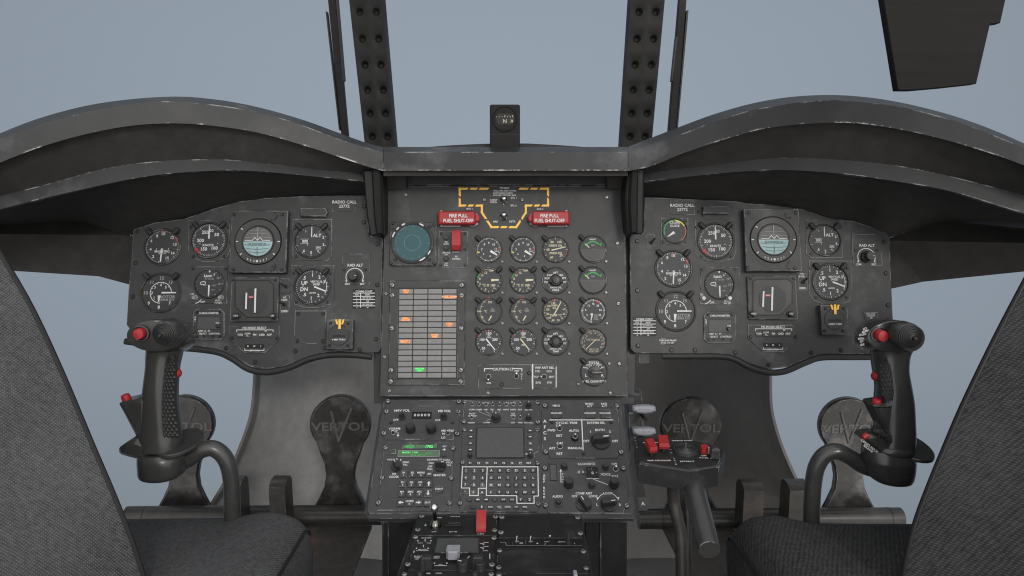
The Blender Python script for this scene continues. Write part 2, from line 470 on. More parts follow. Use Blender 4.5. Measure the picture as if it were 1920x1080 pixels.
def lamp(u, cx, cy, dx, dy, s):
    """small hooded post light; local metres, pointing away from the dial along (dx,dy)"""
    b = MB(); d = Vector((dx, dy)); d.normalize()
    p0 = Vector((cx - d.x * s * .9, cy - d.y * s * .9, .0005)); p1 = Vector((cx, cy, .004)); p2 = Vector((cx + d.x * s * .75, cy + d.y * s * .75, .0042))
    b.tube([p0 + Vector((0, 0, .0035)), p0 + Vector((d.x * s * .2, d.y * s * .2, .004)), p1, p2, p2 + Vector((d.x * s * .25, d.y * s * .25, -.0008))],
           [s * .5, s * .62, s * .66, s * .66, s * .35], 'rubber', 14)
    b.lathe([(s * .8, 0), (s * .75, .0016), (s * .5, .003)], cx, cy, 'rubber', 16)
    return u.part(b, 'post_light')

def marks(b, R0, sp, cx=0, cy=0, z=.0009):
    m0 = sp.get('mat', 'mark')
    for t in sp.get('ticks', ()):
        a0, a1, n, ln, w = t[:5]; mt = t[5] if len(t) > 5 else m0
        ox, oy, ro = t[6] if len(t) > 6 else (0, 0, .94)
        for i in range(n):
            a = R(a0 + (a1 - a0) * i / max(1, n - 1)); sx, sy = math.sin(a), math.cos(a)
            b.bar(cx + (ox + sx * ro) * R0, cy + (oy + sy * ro) * R0, cx + (ox + sx * (ro - ln)) * R0, cy + (oy + sy * (ro - ln)) * R0, w * R0, z, mt)
            z += .000002
    for t in sp.get('arcs', ()):
        a0, a1, r0, r1, mt = t[:5]; ox, oy = t[5] if len(t) > 5 else (0, 0)
        b.ringf(cx + ox * R0, cy + oy * R0, r0 * R0, r1 * R0, z + .00004, mt, a0, a1, 60)
    for t in sp.get('txt', ()):
        b.text(t[0], cx + t[1] * R0, cy + t[2] * R0, t[3] * R0 * 1.15, t[4] if len(t) > 4 else m0, z + .0001)
    for x, y, w, h, mt in sp.get('boxes', ()):
        b.box(cx + x * R0, cy + y * R0, w * R0, h * R0, z - .0003, z + .00007, mt)
    for x0, y0, x1, y1, w in sp.get('lines', ()):
        b.bar(cx + x0 * R0, cy + y0 * R0, cx + x1 * R0, cy + y1 * R0, w * R0, z + .00012, m0); z += .000004
def needle(u, R0, nd, name='pointer', cx=0, cy=0):
    for x0, y0, x1, y1, w0, w1, mt in nd:
        b = MB(); b.bar(cx + x0 * R0, cy + y0 * R0, cx + x1 * R0, cy + y1 * R0, w0 * R0, .0026, mt, .0008, w1 * R0)
        if w1 > .02 and w0 < .09:
            dx, dy = x1 - x0, y1 - y0; q = math.hypot(dx, dy); dx /= q; dy /= q
            b.prism([(cx + (x1 - dy * w1 * .5) * R0, cy + (y1 + dx * w1 * .5) * R0), (cx + (x1 + dy * w1 * .5) * R0, cy + (y1 - dx * w1 * .5) * R0), (cx + (x1 + dx * .09) * R0, cy + (y1 + dy * .09) * R0)], .0018, .00262, mt)
        u.part(b, name, 0)
def gauge(fr, x, y, r, name, label, cat, sp, group=None, lamps='', flange=None, scr=(), corner=()):
    u = Unit(fr, name, label, cat, x, y, group=group)
    R0 = r * u.k
    if flange:
        b = MB(); b.prism([u.p(*q, .0) for q in flange], .0001, .0016, 'panel', .0005); u.part(b, 'mounting_flange', 30)
    b = MB(); z = .0018 if flange else 0
    b.ring(0, 0, [(R0 * 1.06, z), (R0 * 1.055, z + .0012), (R0 * 1.04, z + .0022), (R0 * 1.01, z + .0023), (R0 * .995, z + .0012), (R0 * .98, .0006)], sp.get('bez', 'bezel'), 48)
    b.ring(0, 0, [(R0 * 1.09, z + .0001), (R0 * 1.08, z + .0005), (R0 * 1.055, z + .0007)], 'blackpaint', 48); b.ring(0, 0, [(R0 * 1.0, z + .00235), (R0 * .985, z + .0016), (R0 * .97, z + .0010)], 'blackpaint', 48)
    u.part(b, 'bezel')
    b = MB(); b.flat(circ(0, 0, R0 * 1.0, 48), .0019 if flange else .0008, sp.get('face', 'dial')); marks(b, R0, sp, z=.0021 if flange else .001)
    u.part(b, 'dial', 0)
    needle(u, R0, sp.get('needle', ()))
    L = R0 * 1.0 + 4.2 * u.k
    for c in lamps:
        a = {'l': -44, 'r': 44, 'L': -41, 'R': 41}[c]; big = c in 'LR'
        q = (R0 + (5.5 if big else 4.5) * u.k)
        lamp(u, math.sin(R(a)) * q, math.cos(R(a)) * q, math.sin(R(a)), math.cos(R(a)), (7.2 if big else 6.2) * u.k)
    if scr: screws(u, [(x + a, y + c) for a, c in scr], 2.6, 'screw')
    if corner: screws(u, corner, 2.2, 'darkscrew', z=.0016 if flange else 0)
    return u
# ------------------------------------------------------------------ world, sun
W = bpy.data.worlds.new('World'); SC.world = W; W.use_nodes = True
nt = W.node_tree; bg = nt.nodes['Background']
tc = N(nt, 'ShaderNodeTexCoord'); sp_ = N(nt, 'ShaderNodeSeparateXYZ'); nt.links.new(tc.outputs['Generated'], sp_.inputs[0])
cr = N(nt, 'ShaderNodeValToRGB'); mr = N(nt, 'ShaderNodeMapRange'); mr.inputs['From Min'].default_value = -1; mr.inputs['From Max'].default_value = 1
nt.links.new(sp_.outputs['Z'], mr.inputs['Value']); nt.links.new(mr.outputs[0], cr.inputs[0])
e = cr.color_ramp.elements
e[0].position = 0.0; e[0].color = (.15, .155, .16, 1)
e[1].position = 1.0; e[1].color = (1.0, 1.02, 1.04, 1)
for p_, c_ in ((.22, (.22, .255, .285, 1)), (.40, (.285, .338, .398, 1)), (.50, (.300, .355, .418, 1)), (.60, (.300, .355, .418, 1)), (.75, (.280, .332, .392, 1))):
    q = e.new(p_); q.color = c_
# unseen brighter, warmer sky glow added behind the cockpit to light the panels
dp = N(nt, 'ShaderNodeVectorMath', operation='DOT_PRODUCT'); nt.links.new(tc.outputs['Generated'], dp.inputs[0]); dp.inputs[1].default_value = Vector((.25, -1, .28)).normalized()
m2 = N(nt, 'ShaderNodeMapRange', interpolation_type='SMOOTHSTEP'); m2.inputs['From Min'].default_value = .1; m2.inputs['From Max'].default_value = .8
nt.links.new(dp.outputs['Value'], m2.inputs['Value'])
mxw = N(nt, 'ShaderNodeMixRGB'); nt.links.new(m2.outputs[0], mxw.inputs[0]); nt.links.new(cr.outputs[0], mxw.inputs[1]); mxw.inputs[2].default_value = (1.58, 1.56, 1.53, 1)
d3 = N(nt, 'ShaderNodeVectorMath', operation='DOT_PRODUCT'); nt.links.new(tc.outputs['Generated'], d3.inputs[0]); d3.inputs[1].default_value = (0, 1, 0)
m3 = N(nt, 'ShaderNodeMapRange'); m3.inputs['From Min'].default_value = .70; m3.inputs['From Max'].default_value = 1.0; m3.inputs['To Min'].default_value = .80; m3.inputs['To Max'].default_value = 1.0
nt.links.new(d3.outputs['Value'], m3.inputs['Value'])
m4 = N(nt, 'ShaderNodeVectorMath', operation='SCALE'); nt.links.new(cr.outputs[0], m4.inputs[0]); nt.links.new(m3.outputs[0], m4.inputs['Scale']); nt.links.new(m4.outputs[0], mxw.inputs[1])
nt.links.new(mxw.outputs[0], bg.inputs[0]); bg.inputs[1].default_value = 1.0
sun = bpy.data.lights.new('sun', 'SUN'); sun.energy = 1.0; sun.angle = R(10); sun.color = (1, .965, .92)
so = bpy.data.objects.new('sun', sun); COL.objects.link(so)
sd = Vector((-.30, 1.0, -.42))     # direction the light travels
so.rotation_euler = sd.to_track_quat('-Z', 'Y').to_euler()
SC.view_settings.view_transform = 'Standard'; SC.view_settings.look = 'None'
SC.view_settings.exposure = 0; SC.view_settings.gamma = 1
SC.render.engine = 'CYCLES'
SC.cycles.use_denoising = True
SC.cycles.max_bounces = 6
SC.cycles.pixel_filter_type = 'BLACKMAN_HARRIS'; SC.cycles.filter_width = 1.15

# ------------------------------------------------------------------ frames
CP = rows_frame(945, 347, 1.322, 745, 1.273)                  # centre panel face
LP = Frame(CP.O - CP.n * .012, CP.u, CP.v)                    # side panels sit a little further back
CON = rows_frame(945, 748, 1.262, 968, 1.090)                 # lower console
PED = rows_frame(940, 968, 1.060, 1075, .905)                 # pedestal
def zf(x0, y0, k): return (x0, y0, k)
Z0 = (0, 0, 1)

# ------------------------------------------------------------------ dial designs
AIR = dict(ticks=[(0, 360, 61, .09, .013), (0, 324, 10, .15, .02), (212, 226, 5, .12, .02, 'redmark')],
    txt=[('250', -.23, .48, .17), ('20', .12, .58, .15), ('50', .44, .34, .17), ('100', .34, -.45, .17), ('150', -.27, -.5, .17), ('200', -.48, 0, .17), ('KNOTS', -.03, -.28, .12)],
    needle=[(0, .1, 0, .86, .09, .05, 'mark'), (-.62, -.5, -.78, -.62, .14, .12, 'redmark')], lines=[(-.52, -.2, -.48, -.2, .05), (.5, -.2, .54, -.2, .05)])
TRQ = dict(ticks=[(190, 520, 56, .06, .013), (190, 520, 12, .1, .02), (56, 70, 4, .12, .03, 'redmark'), (-3, 3, 3, .12, .02, 'redmark')],
    txt=[('2', -.48, -.55, .14), ('4', -.66, -.14, .14), ('6', -.64, .35, .14), ('8', -.33, .64, .14), ('10', 0, .76, .15), ('12', .52, .54, .14), ('13', .7, .15, .14), ('14', .6, -.36, .14), ('15', .3, -.64, .14), ('ENG   TRQ', 0, -.26, .11), ('%  X 10', 0, -.38, .08)],
    needle=[(0, -.1, -.05, -.88, .09, .06, 'mark'), (0, -.36, 0, -.1, .15, .10, 'mark')], lines=[(-.35, -.12, -.3, -.12, .05), (.33, -.12, .38, -.12, .05)])
ROT = dict(ticks=[(200, 330, 12, .05, .014, 'redmark'), (30, 40, 3, .06, .012, 'markdim')], arcs=[(182, 450, .54, .575, 'mark')],
    txt=[('10', -.8, 0, .16, 'markdim'), ('11', -.5, .56, .15, 'markdim'), ('12', 0, .78, .16, 'markdim'), ('13', .48, .56, .15, 'markdim'), ('9', -.6, -.55, .15), ('8', -.06, -.76, .15), ('7', .5, -.55, .14), ('1', -.34, -.26, .12), ('2', -.46, 0, .12), ('3', -.32, .3, .12), ('4', -.02, .42, .13), ('5', .25, .3, .12), ('ROTOR', .35, -.22, .15, 'markdim'), ('%RPM X10', .36, -.38, .1, 'markdim')],
    needle=[(.06, 0, .82, 0, .09, .06, 'mark'), (-.05, -.15, -.08, -.5, .16, .05, 'mark')])
ROT['ticks'] += [(182, 450, 8, .08, .02, 'mark', (0, 0, .55))]
VSI = dict(ticks=[(0, 180, 13, .09, .014), (180, 360, 26, .07, .012), (0, 180, 5, .14, .022)],
    txt=[('1', 0, .68, .17), ('2', .4, .56, .17), ('.5', -.47, .52, .17), ('3', .67, .28, .15), ('UP', -.46, .22, .19), ('DN', -.46, -.14, .19), ('.5', -.42, -.45, .17), ('1', -.04, -.66, .17), ('2', .37, -.5, .17), ('VERTICAL\nSPEED', .24, .22, .1), ('100 FPM', .02, -.36, .07)],
    arcs=[(62, 118, .82, .85, 'mark')], needle=[(.12, 0, .8, -.27, .09, .07, 'mark')], lines=[(-.56, .04, -.5, .04, .05)])
ALT = dict(ticks=[(0, 324, 10, .09, .02)], txt=[('9', -.38, .62, .13, 'markdim'), ('1', .45, .6, .12, 'markdim'), ('2', .72, .25, .15), ('3', .74, -.22, .15), ('4', .42, -.62, .12), ('5', 0, -.72, .16), ('6', -.44, -.6, .15), ('ALT', .34, .36, .18), ('000', -.4, 0, .15), ('1', -.25, -.2, .12), ('2992', .44, -.42, .09)],
    needle=[(0, .26, 0, .84, .06, .045, 'mark')], boxes=[(-.42, 0, .5, .24, 'dialdark'), (.44, -.42, .38, .18, 'dialdark')],
    lines=[(-.68, .13, -.16, .13, .02), (-.68, -.13, -.16, -.13, .02), (.25, -.34, .63, -.34, .015), (.25, -.5, .63, -.5, .015)])
RALT = dict(bez='bezel', ticks=[(0, 180, 7, .07, .03), (200, 320, 7, .05, .02, 'markdim')], txt=[('5', .33, .66, .13), ('10', .6, .4, .13, 'markdim'), ('15', .7, -.02, .13, 'markdim'), ('LAND', -.1, .55, .14), ('FT X 100', 0, .34, .1, 'markdim'), ('ABS', -.3, -.12, .09, 'markdim'), ('ALT', .38, -.13, .1, 'markdim'), ('FEET', .3, -.45, .07, 'markdim')],
    needle=[(0, -.1, 0, -.86, .1, .08, 'mark'), (0, .93, 0, .8, .13, .04, 'mark')], lines=[(-.36, .68, -.36, .48, .04), (-.36, .48, -.05, .48, .03), (-.6, .1, -.3, .16, .05), (-.3, .16, -.25, -.04, .05), (-.6, -.06, -.3, -.06, .05), (-.62, .1, -.62, -.04, .04)])
def AIR_(): return dict(AIR)

def attitude(fr, x, y, r, rb, box, side, label, holes):
    u = Unit(fr, 'attitude_indicator', label, 'attitude indicator', x, y, group='attitude indicators')
    H = .016; R0 = r * u.k
    b = MB(); b.prism(u.rect(*box, z=H, r=.002), .0, H, 'panel', .0012)
    u.part(b, 'housing', 30)
    cx, cy = u.p(x, y, H)
    b = MB(); b.ring(cx, cy, [(R0 * 1.04, H + .0001), (R0 * 1.01, H + .0022), (R0 * .98, H + .0008)], 'blackpaint', 56)
    b.ring(cx, cy, [(R0 * .99, H + .0009), (R0 * .72, H + .0006)], 'bezel', 56)
    b.ring(cx, cy, [(R0 * .73, H + .0007), (R0 * .66, H + .0002)], 'dialdark', 56)
    for a in (-52, 90, 270, 128, 232):
        b.bar(cx + math.sin(R(a)) * R0 * .86, cy + math.cos(R(a)) * R0 * .86, cx + math.sin(R(a)) * R0 * .96, cy + math.cos(R(a)) * R0 * .96, R0 * .04, H + .0016, 'mark')
    for i in range(7):
        a = 152 + i * 56 / 6
        b.text('123 456'[i] if i != 3 else '.', cx + math.sin(R(a)) * R0 * .87, cy + math.cos(R(a)) * R0 * .87, R0 * .09, 'mark', H + .0016)
    b.prism(circ(cx, cy - R0 * .87, R0 * .05, 10), H + .001, H + .0018, 'mark')
    u.part(b, 'bezel', 30)
    rb2 = rb * u.k; b = MB()
    for sg, mt in ((1, 'skyball'), (-1, 'groundball')):
        for j in range(5):                       # a gently domed half-ball
            r0, r1 = rb2 * (1 - j / 5), rb2 * (1 - (j + 1) / 5); vs = []; n = 20
            z0 = H + .0009 + .0018 * (1 - (r0 / rb2) ** 2); z1 = H + .0009 + .0018 * (1 - (r1 / rb2) ** 2)
            for k in range(n + 1):
                a = math.pi * k / n
                vs += [(cx + r0 * math.cos(a), cy + sg * r0 * math.sin(a), z0), (cx + r1 * math.cos(a), cy + sg * r1 * math.sin(a), z1)]
            fs = [(2*k, 2*k+2, 2*k+3, 2*k+1) if sg > 0 else (2*k, 2*k+1, 2*k+3, 2*k+2) for k in range(n)]
            b.add(vs, fs, mt)
    zt = H + .0032
    for q in (.32, .58): b.ringf(cx, cy + rb2 * 1.35, rb2 * (1.35 - q - .03), rb2 * (1.35 - q), zt, 'markdim', 180 - 28, 180 + 28) if False else None
    for k, q in enumerate((.3, .55, .78)):
        wq = math.sqrt(1 - q * q) * .92
        pts = [(cx + rb2 * wq * t / 4, cy + rb2 * (q + .06 * (t / 4) ** 2 * -1)) for t in range(-4, 5)]
        b.path(pts, rb2 * .025, zt + k * .0001, 'markdim')
        pts = [(cx + rb2 * wq * t / 4, cy - rb2 * (q - .08 * (t / 4) ** 2)) for t in range(-4, 5)]
        b.path(pts, rb2 * .028, zt + k * .0001, 'ballline')
    b.bar(cx, cy, cx, cy + rb2 * .97, rb2 * .05, zt + .0004, 'markdim'); b.bar(cx, cy - rb2 * .4, cx, cy - rb2 * .97, rb2 * .04, zt + .0004, 'ballline')
    b.text('90 DEGREES UP', cx, cy - rb2 * .17, rb2 * .13, 'ballline', zt + .0005)
    u.part(b, 'horizon_ball', 30)
    b = MB(); q = rb2
    b.path([(cx + px_ * q, cy + py_ * q) for px_, py_ in ((-.85, .06), (-.35, .06), (-.18, .26), (0, .06), (.18, .26), (.35, .06), (.85, .06))], q * .042, zt + .0009, 'mark')
    u.part(b, 'aircraft_symbol', 0)
    b = MB()                                      # cut-outs beside the bezel
    for hx, hy in holes:
        c_ = u.p(hx, hy, H); b.flat(circ(*c_, 2.1 * u.k, 10), H + .0003, 'blackpaint')
    u.part(b, 'finger_recess', 0)
    x0, y0, x1, y1 = box
    screws(u, [(x0 + 7, y0 + 8), (x1 - 9, y0 + 8), (x0 + 6, y1 - 6), (x1 - 10, y1 - 5)], 2.6, 'darkscrew', z=H)
    return u

def placard(fr, x0, y0, x1, y1, name, label, cat, txt, h, group=None, sy=0):
    u = Unit(fr, name, label, cat, (x0 + x1) / 2, (y0 + y1) / 2, group=group)
    b = MB(); b.prism(u.rect(x0, y0, x1, y1, r=.0012), 0, .0012, 'panel', .0004); u.part(b, 'plate', 30)
    u.T(txt, (x0 + x1) / 2, (y0 + y1) / 2 + sy, h, z=.0014); return u.done()

def radio_table(fr, x0, y0, x1, y1, label):
    u = Unit(fr, 'radio_placard', label, 'placard', (x0 + x1) / 2, (y0 + y1) / 2, group='radio control tables')
    b = MB(); b.prism(u.rect(x0, y0, x1, y1, r=.003), 0, .0014, 'blackpaint', .0004); u.part(b, 'plate', 30)
    h = (y1 - y0) / 6.2; w = x1 - x0
    u.T('COMM CONT', (x0 + x1) / 2, y0 + h * .75, 3.6, z=.0017)
    for i in range(5):
        yy = y0 + h * (1.3 + i * 1.03)
        u.line([(x0 + 1, yy), (x1 - 1, yy)], 1.3, .0016)
        u.T(['POS', '1', '2', '3', '4'][i], x0 + w * .18, yy + h * .52, 2.7, z=.0017)
        u.T(['RADIO', 'PLT VHF SYS 1', 'UHF', 'CPLT VHF SYS 2', 'HF'][i], x0 + w * .66, yy + h * .52, 2.7, z=.0017, sx=.8)
    u.line([(x0 + w * .345, y0 + h * 1.3), (x0 + w * .345, y1 - 2)], 1.3, .0018)
    return u.done()

def holder(fr, x0, y0, x1, y1, label, scr=()):
    u = Unit(fr, 'card_holder', label, 'card holder', (x0 + x1) / 2, (y0 + y1) / 2, group='card holders')
    b = MB(); ym = (y0 + y1) / 2
    b.prism([u.p(*q, .008) for q in ((x0, y0), (x1 - 4, y0), (x1, ym), (x1 - 4, y1), (x0, y1))], 0, .009, 'panel', .0014); u.part(b, 'cover', 30)
    if scr: screws(u, scr, 2.2, 'darkscrew')
    return u.done()

def mini_toggle(fr, x0, y0, x1, y1, label, name='toggle_switch_plate', txt=(), dx=0, ang=-60, black=True):
    u = Unit(fr, name, label, 'toggle switch', (x0 + x1) / 2, (y0 + y1) / 2, group='small toggle switches')
    b = MB(); b.prism(u.rect(x0, y0, x1, y1, r=.003), 0, .0014, 'panel', .0005); u.part(b, 'plate', 30)
    toggle(u, (x0 + x1) / 2 + dx, (y0 + y1) / 2 + 1, 3.4, ang, 55, 'blackpaint', 'lever', 3.2, z=.0014)
    for t, x, y, h in txt: u.T(t, x, y, h, z=.0017)
    return u.done()

def hsi(fr, x0, y0, x1, y1, label, cut=1, fx=(474, 565)):
    u = Unit(fr, 'horizontal_situation_indicator', label, 'heading indicator', (x0 + x1) / 2, (y0 + y1) / 2, group='heading indicators')
    H = .006
    b = MB(); b.prism(u.rect(x0, y0, x1, y1, z=H, r=.004), 0, H, 'panel', .0012); u.part(b, 'housing', 30)
    w, h = x1 - x0, y1 - y0
    q = [(.10, .08), (.80, .08), (.90, .18), (.90, .9), (.34, .9), (.10, .66)] if cut > 0 else [(.2, .08), (.80, .08), (.90, .16), (.90, .62), (.66, .9), (.10, .9), (.1, .12)]
    b = MB(); pl = [u.p(x0 + w * a, y0 + h * c, H) for a, c in q]
    b.path(pl + [pl[0]], 1.6 * u.k, H + .0008, 'blackpaint')
    b.flat(poly_offset(ccw(pl), 1 * u.k), H + .0002, 'bezel'); u.part(b, 'recess', 0)
    cx, cy = u.p(x0 + w * .50, y0 + h * .53, H); b = MB()
    b.flat([(cx + math.cos(R(22.5 + 45 * i)) * w * .29 * u.k, cy + math.sin(R(22.5 + 45 * i)) * w * .29 * u.k) for i in range(8)], H + .0012, 'dial')
    u.part(b, 'compass_card', 0)
    xa, xb = fx
    for xx, ya, yb, ww in ((xa, .355, .72, 3.0), (xb, .26, .80, 3.2)):
        b = MB(); a_, c_ = u.p(x0 + w * xx, y0 + h * ya, H), u.p(x0 + w * xx - 1.2, y0 + h * yb, H)
        b.bar(a_[0], a_[1], c_[0], c_[1], ww * u.k, H + .0026, 'mark', .0008); u.part(b, 'deviation_bar', 0)
    b = MB(); m = ((xa + xb) / 2); cx, cy = u.p(x0 + w * m, y0 + h * .45, H)
    b.box(cx, cy, 11.5 * u.k, 4.6 * u.k, H + .0014, H + .0020, 'red'); b.text('NAV', cx, cy, 2.6 * u.k, 'mark', H + .0022); u.part(b, 'warning_flag', 0)
    for t, a in (('HDG', .12), ('CRS', .88)):
        o = knob(u, x0 + w * a, y0 + h * .865, 5.4, .009, 'knob', z=H)
        u.T(t, x0 + w * a - .5, y0 + h * .865, 2.8, z=H + .0094)
    screws(u, [(x0 + 5, y0 + 5), (x1 - 6, y0 + 5), (x0 + 5, y1 - 5), (x1 - 6, y1 - 5)], 2.2, 'darkscrew', z=H)
    return u.done()

def chrono(fr, x0, y0, x1, y1, label):
    u = Unit(fr, 'chronometer', label, 'clock', (x0 + x1) / 2, (y0 + y1) / 2, group='chronometers')
    w, h = x1 - x0, y1 - y0; c = .13
    b = MB(); b.prism([u.p(x0 + w * a, y0 + h * d, .003) for a, d in ((c, 0), (1 - c, 0), (1, c), (1, 1 - c), (1 - c, 1), (c, 1), (0, 1 - c), (0, c))], 0, .0035, 'panel', .001); u.part(b, 'case', 30)
    b = MB(); pl = u.rect(x0 + w * .14, y0 + h * .26, x0 + w * .86, y0 + h * .66, z=.0035)
    b.flat(pl, .0038, 'screen'); pp = pl + [pl[0]]; b.path(pp, .8 * u.k, .0041, 'blackpaint'); u.part(b, 'display', 0)
    knob(u, x0 + w * .77, y0 + h * .55, 3.4, .006, 'knob', z=.0038)
    for t, a, d, hh in (('CHRONOMETER', .5, .14, 3.6), ('DIM', .78, .46, 2.8), ('GMT LT  ET', .36, .71, 3.2), ('SELECT', .32, .80, 3.2), ('CONTROL', .68, .80, 3.2), ('G\nM\nT', .075, .34, 3.0)):
        u.T(t, x0 + w * a, y0 + h * d, hh, z=.0042)
    for a in (.34, .62): knob(u, x0 + w * a, y0 + h * .87, 1.8, .004, 'knob', z=.0035)
    screws(u, [(x0 + w * a, y0 + h * d) for a, d in ((.13, .1), (.86, .1), (.86, .9), (.13, .9))], 2.3, 'darkscrew', z=.0035)
    return u.done()

def modesel(fr, x, y, label):
    """x, y: top left corner in photo pixels"""
    u = Unit(fr, 'mode_select_panel', label, 'selector panel', x + 47, y + 25, group='mode select panels')
    b = MB(); b.prism([u.p(x + a, y + c, .002) for a, c in ((0, 0), (94, 0), (94, 26), (66, 51), (29, 51), (0, 26))], 0, .0022, 'panel', .0006); u.part(b, 'plate', 30)
    u.T('HSI MODE SELECT', x + 47, y + 3.6, 4.0, z=.0024)
    u.line([(x + 14, y + 11), (x + 14, y + 7.5), (x + 67, y + 7.5), (x + 67, y + 11)], 1.2, .0024); u.line([(x + 69, y + 11), (x + 69, y + 7.5), (x + 82, y + 7.5), (x + 82, y + 11)], 1.2, .0024)
    for i, t in enumerate(('VOR', 'DOPP\nTL', 'FM', 'CMD', 'ADF')):
        b = MB(); cx, cy = u.p(x + 20.5 + i * 13.6, y + 16.5, .0035); b.box(cx, cy, 12.6 * u.k, 10.5 * u.k, .0021, .0036, 'bezel', ch=.0004)
        b.text(t, cx, cy, (3.6 if len(t) < 4 else 3.1) * u.k, 'mark', .0038); u.part(b, 'push_button', 0)
    for i, t in enumerate(('B', 'M', 'I')):
        b = MB(); cx, cy = u.p(x + 35 + i * 12, y + 38, .0035); b.box(cx, cy, 10.6 * u.k, 6.8 * u.k, .0021, .0036, 'blackpaint', ch=.0004)
        b.text(t, cx, cy, 3.2 * u.k, 'mark', .0038); u.part(b, 'push_button', 0)
    u.line([(x + 29, y + 43), (x + 29, y + 46), (x + 65, y + 46), (x + 65, y + 43)], 1.2, .0024); u.T('VERT GYRO', x + 47, y + 46.2, 2.8, z=.0027)
    screws(u, [(x + 5, y + 23), (x + 89, y + 23)], 2.6, 'darkscrew', z=.0022)
    return u.done()

def turn_ind(fr, x0, y0, x1, y1, cx, cy, label):
    H = .016
    u = Unit(fr, 'turn_indicator', label, 'turn indicator', cx, cy, group='turn indicators')
    b = MB(); b.prism(u.rect(x0, y0, x1, y1, z=H, r=.002), 0, H, 'panel', .001); u.part(b, 'housing', 30)
    X0, Y0 = u.p(cx, cy, H); r = 19 * u.k
    b = MB(); b.ring(X0, Y0, [(r * 1.03, H + .0001), (r * 1.0, H + .0012), (r * .95, H + .0004)], 'bezel', 40); b.flat(circ(X0, Y0, r * .95, 40), H + .0003, 'dial')
    b.box(X0, Y0 - r * .1, r * 1.2, r * .22, H + .0003, H + .0006, 'dialdark'); b.text('4 MIN TURN', X0, Y0 - r * .45, 3.2 * u.k, 'mark', H + .0007); u.part(b, 'dial', 30)
    b = MB(); s_ = u.k; t = Y0 + (cy - y0) * s_
    b.box(X0 - 1.5 * s_ + 2.7 * s_, t - 9 * s_, 4.4 * s_, 18 * s_, H + .001, H + .0022, 'yellow')
    for q in (-1, 1):
        X1 = X0 + 1.2 * s_
        b.prism([(X1 + q * 8.6 * s_, t - .4 * s_), (X1 + q * 5.0 * s_, t - .4 * s_), (X1 + q * 2.9 * s_, t - 9.5 * s_), (X1 + q * 6.0 * s_, t - 9.5 * s_)], H + .001, H + .0018, 'yellow')
    u.part(b, 'turn_pointer', 0)
    screws(u, [(x0 + 8, y0 + 7), (x1 - 9, y0 + 7), (x0 + 6, y1 - 7), (x1 - 10, y1 - 7)], 2.4, 'darkscrew', z=H)
    return u.done()

def radalt_knob(fr, x0, y0, x1, y1, cx, cy, label):
    u = Unit(fr, 'dimmer_knob_panel', label, 'dimmer knob', (x0 + x1) / 2, (y0 + y1) / 2, group='radar altimeter dimmers')
    b = MB(); b.prism(u.rect(x0, y0, x1, y1, r=.0015), 0, .0018, 'panel', .0005); u.part(b, 'plate', 30)
    u.T('RAD ALT', cx + 1, cy - 22, 5.2, z=.002)
    X0, Y0 = u.p(cx, cy, .002); u.let.ringf(X0, Y0, 15.4 * u.k, 16.9 * u.k, .0021, 'mark', -118, 118, 60)
    for q in (-1, 1):
        X1, Y1 = u.p(cx + q * 15.6, cy + 9, .002); u.let.flat([(X1 - 2 * u.k, Y1 + 2 * u.k), (X1 + 2 * u.k, Y1 + 2 * u.k), (X1, Y1 - 2 * u.k)], .0023, 'mark')
    u.T('DIM', cx - 14, cy + 13.5, 3.6, z=.002); u.T('BRT', cx + 14, cy + 13.5, 3.6, z=.002)
    b = MB(); b.lathe([(11 * u.k, .0018), (10.5 * u.k, .007), (8.6 * u.k, .008), (8.2 * u.k, .018), (7.5 * u.k, .0195), (0, .0195)], X0, Y0, 'knob', 28)
    b.bar(X0 + 3 * u.k, Y0, X0 + 7 * u.k, Y0, 1.3 * u.k, .0199, 'markdim', .0006); u.part(b, 'knob')
    screws(u, [(cx - 20, cy - 13), (cx + 20, cy - 13)], 2.2, 'darkscrew', z=.0018)
    return u.done()

# ------------------------------------------------------------------ left and right instrument panels
def side_panel(name, label, pl, scr, fr=LP):
    u = Unit(fr, name, label, 'instrument panel', sum(p[0] for p in pl) / len(pl), 540)
    b = MB(); b.prism([u.p(*q) for q in pl], -.007, 0, 'panel', .0012); u.part(b, 'face_plate', 30)
    screws(u, scr, 3.4, 'darkscrew')
    return u
LPO = [(250,430),(290,417),(345,410),(400,391),(450,377),(500,371),(560,368),(640,366),(687,366),(690,400),(693,443),(713,443.5),(718,449),(714,655),(710,661),(655,661),(638,658),(600,663),(565,675),(530,688),(498,692),(468,686),(440,670),(412,657),(375,650),(300,646),(244,618),(237,609),(241,540)]
side_panel('instrument_panel', 'dark grey pilot instrument panel on the left side, outlined by a curved lower edge', LPO,
    [(257,434),(254,493),(249,556),(424,653),(478.5,679),(554,658.5),(609,653),(674.5,656),(705,636),(707,534),(708,458),(682,417),(683,387)]).done()
RPO = [(1208,369),(1290,373),(1380,377),(1402,381),(1440,383),(1502,391),(1560,410),(1600,414),(1640,427),(1661,435),(1668,446),(1672,540),(1677,650),(1671,661),(1620,664),(1545,664),(1515,672),(1478,688),(1440,692),(1405,682),(1378,668),(1350,663.5),(1245,663.5),(1190,662),(1182,654),(1181,446),(1186,440),(1203,438),(1207,432)]
side_panel('instrument_panel', 'dark grey copilot instrument panel on the right side, with dusty smears near its lower edge', RPO,
    [(1194.5,452),(1195,545),(1196,648.5),(1259,656.7),(1303,656.7),(1379,661),(1441,684),(1521,661.5),(1577,656.7),(1665,572.6),(1664.6,600),(1661,512.6),(1657.5,453.7)]).done()
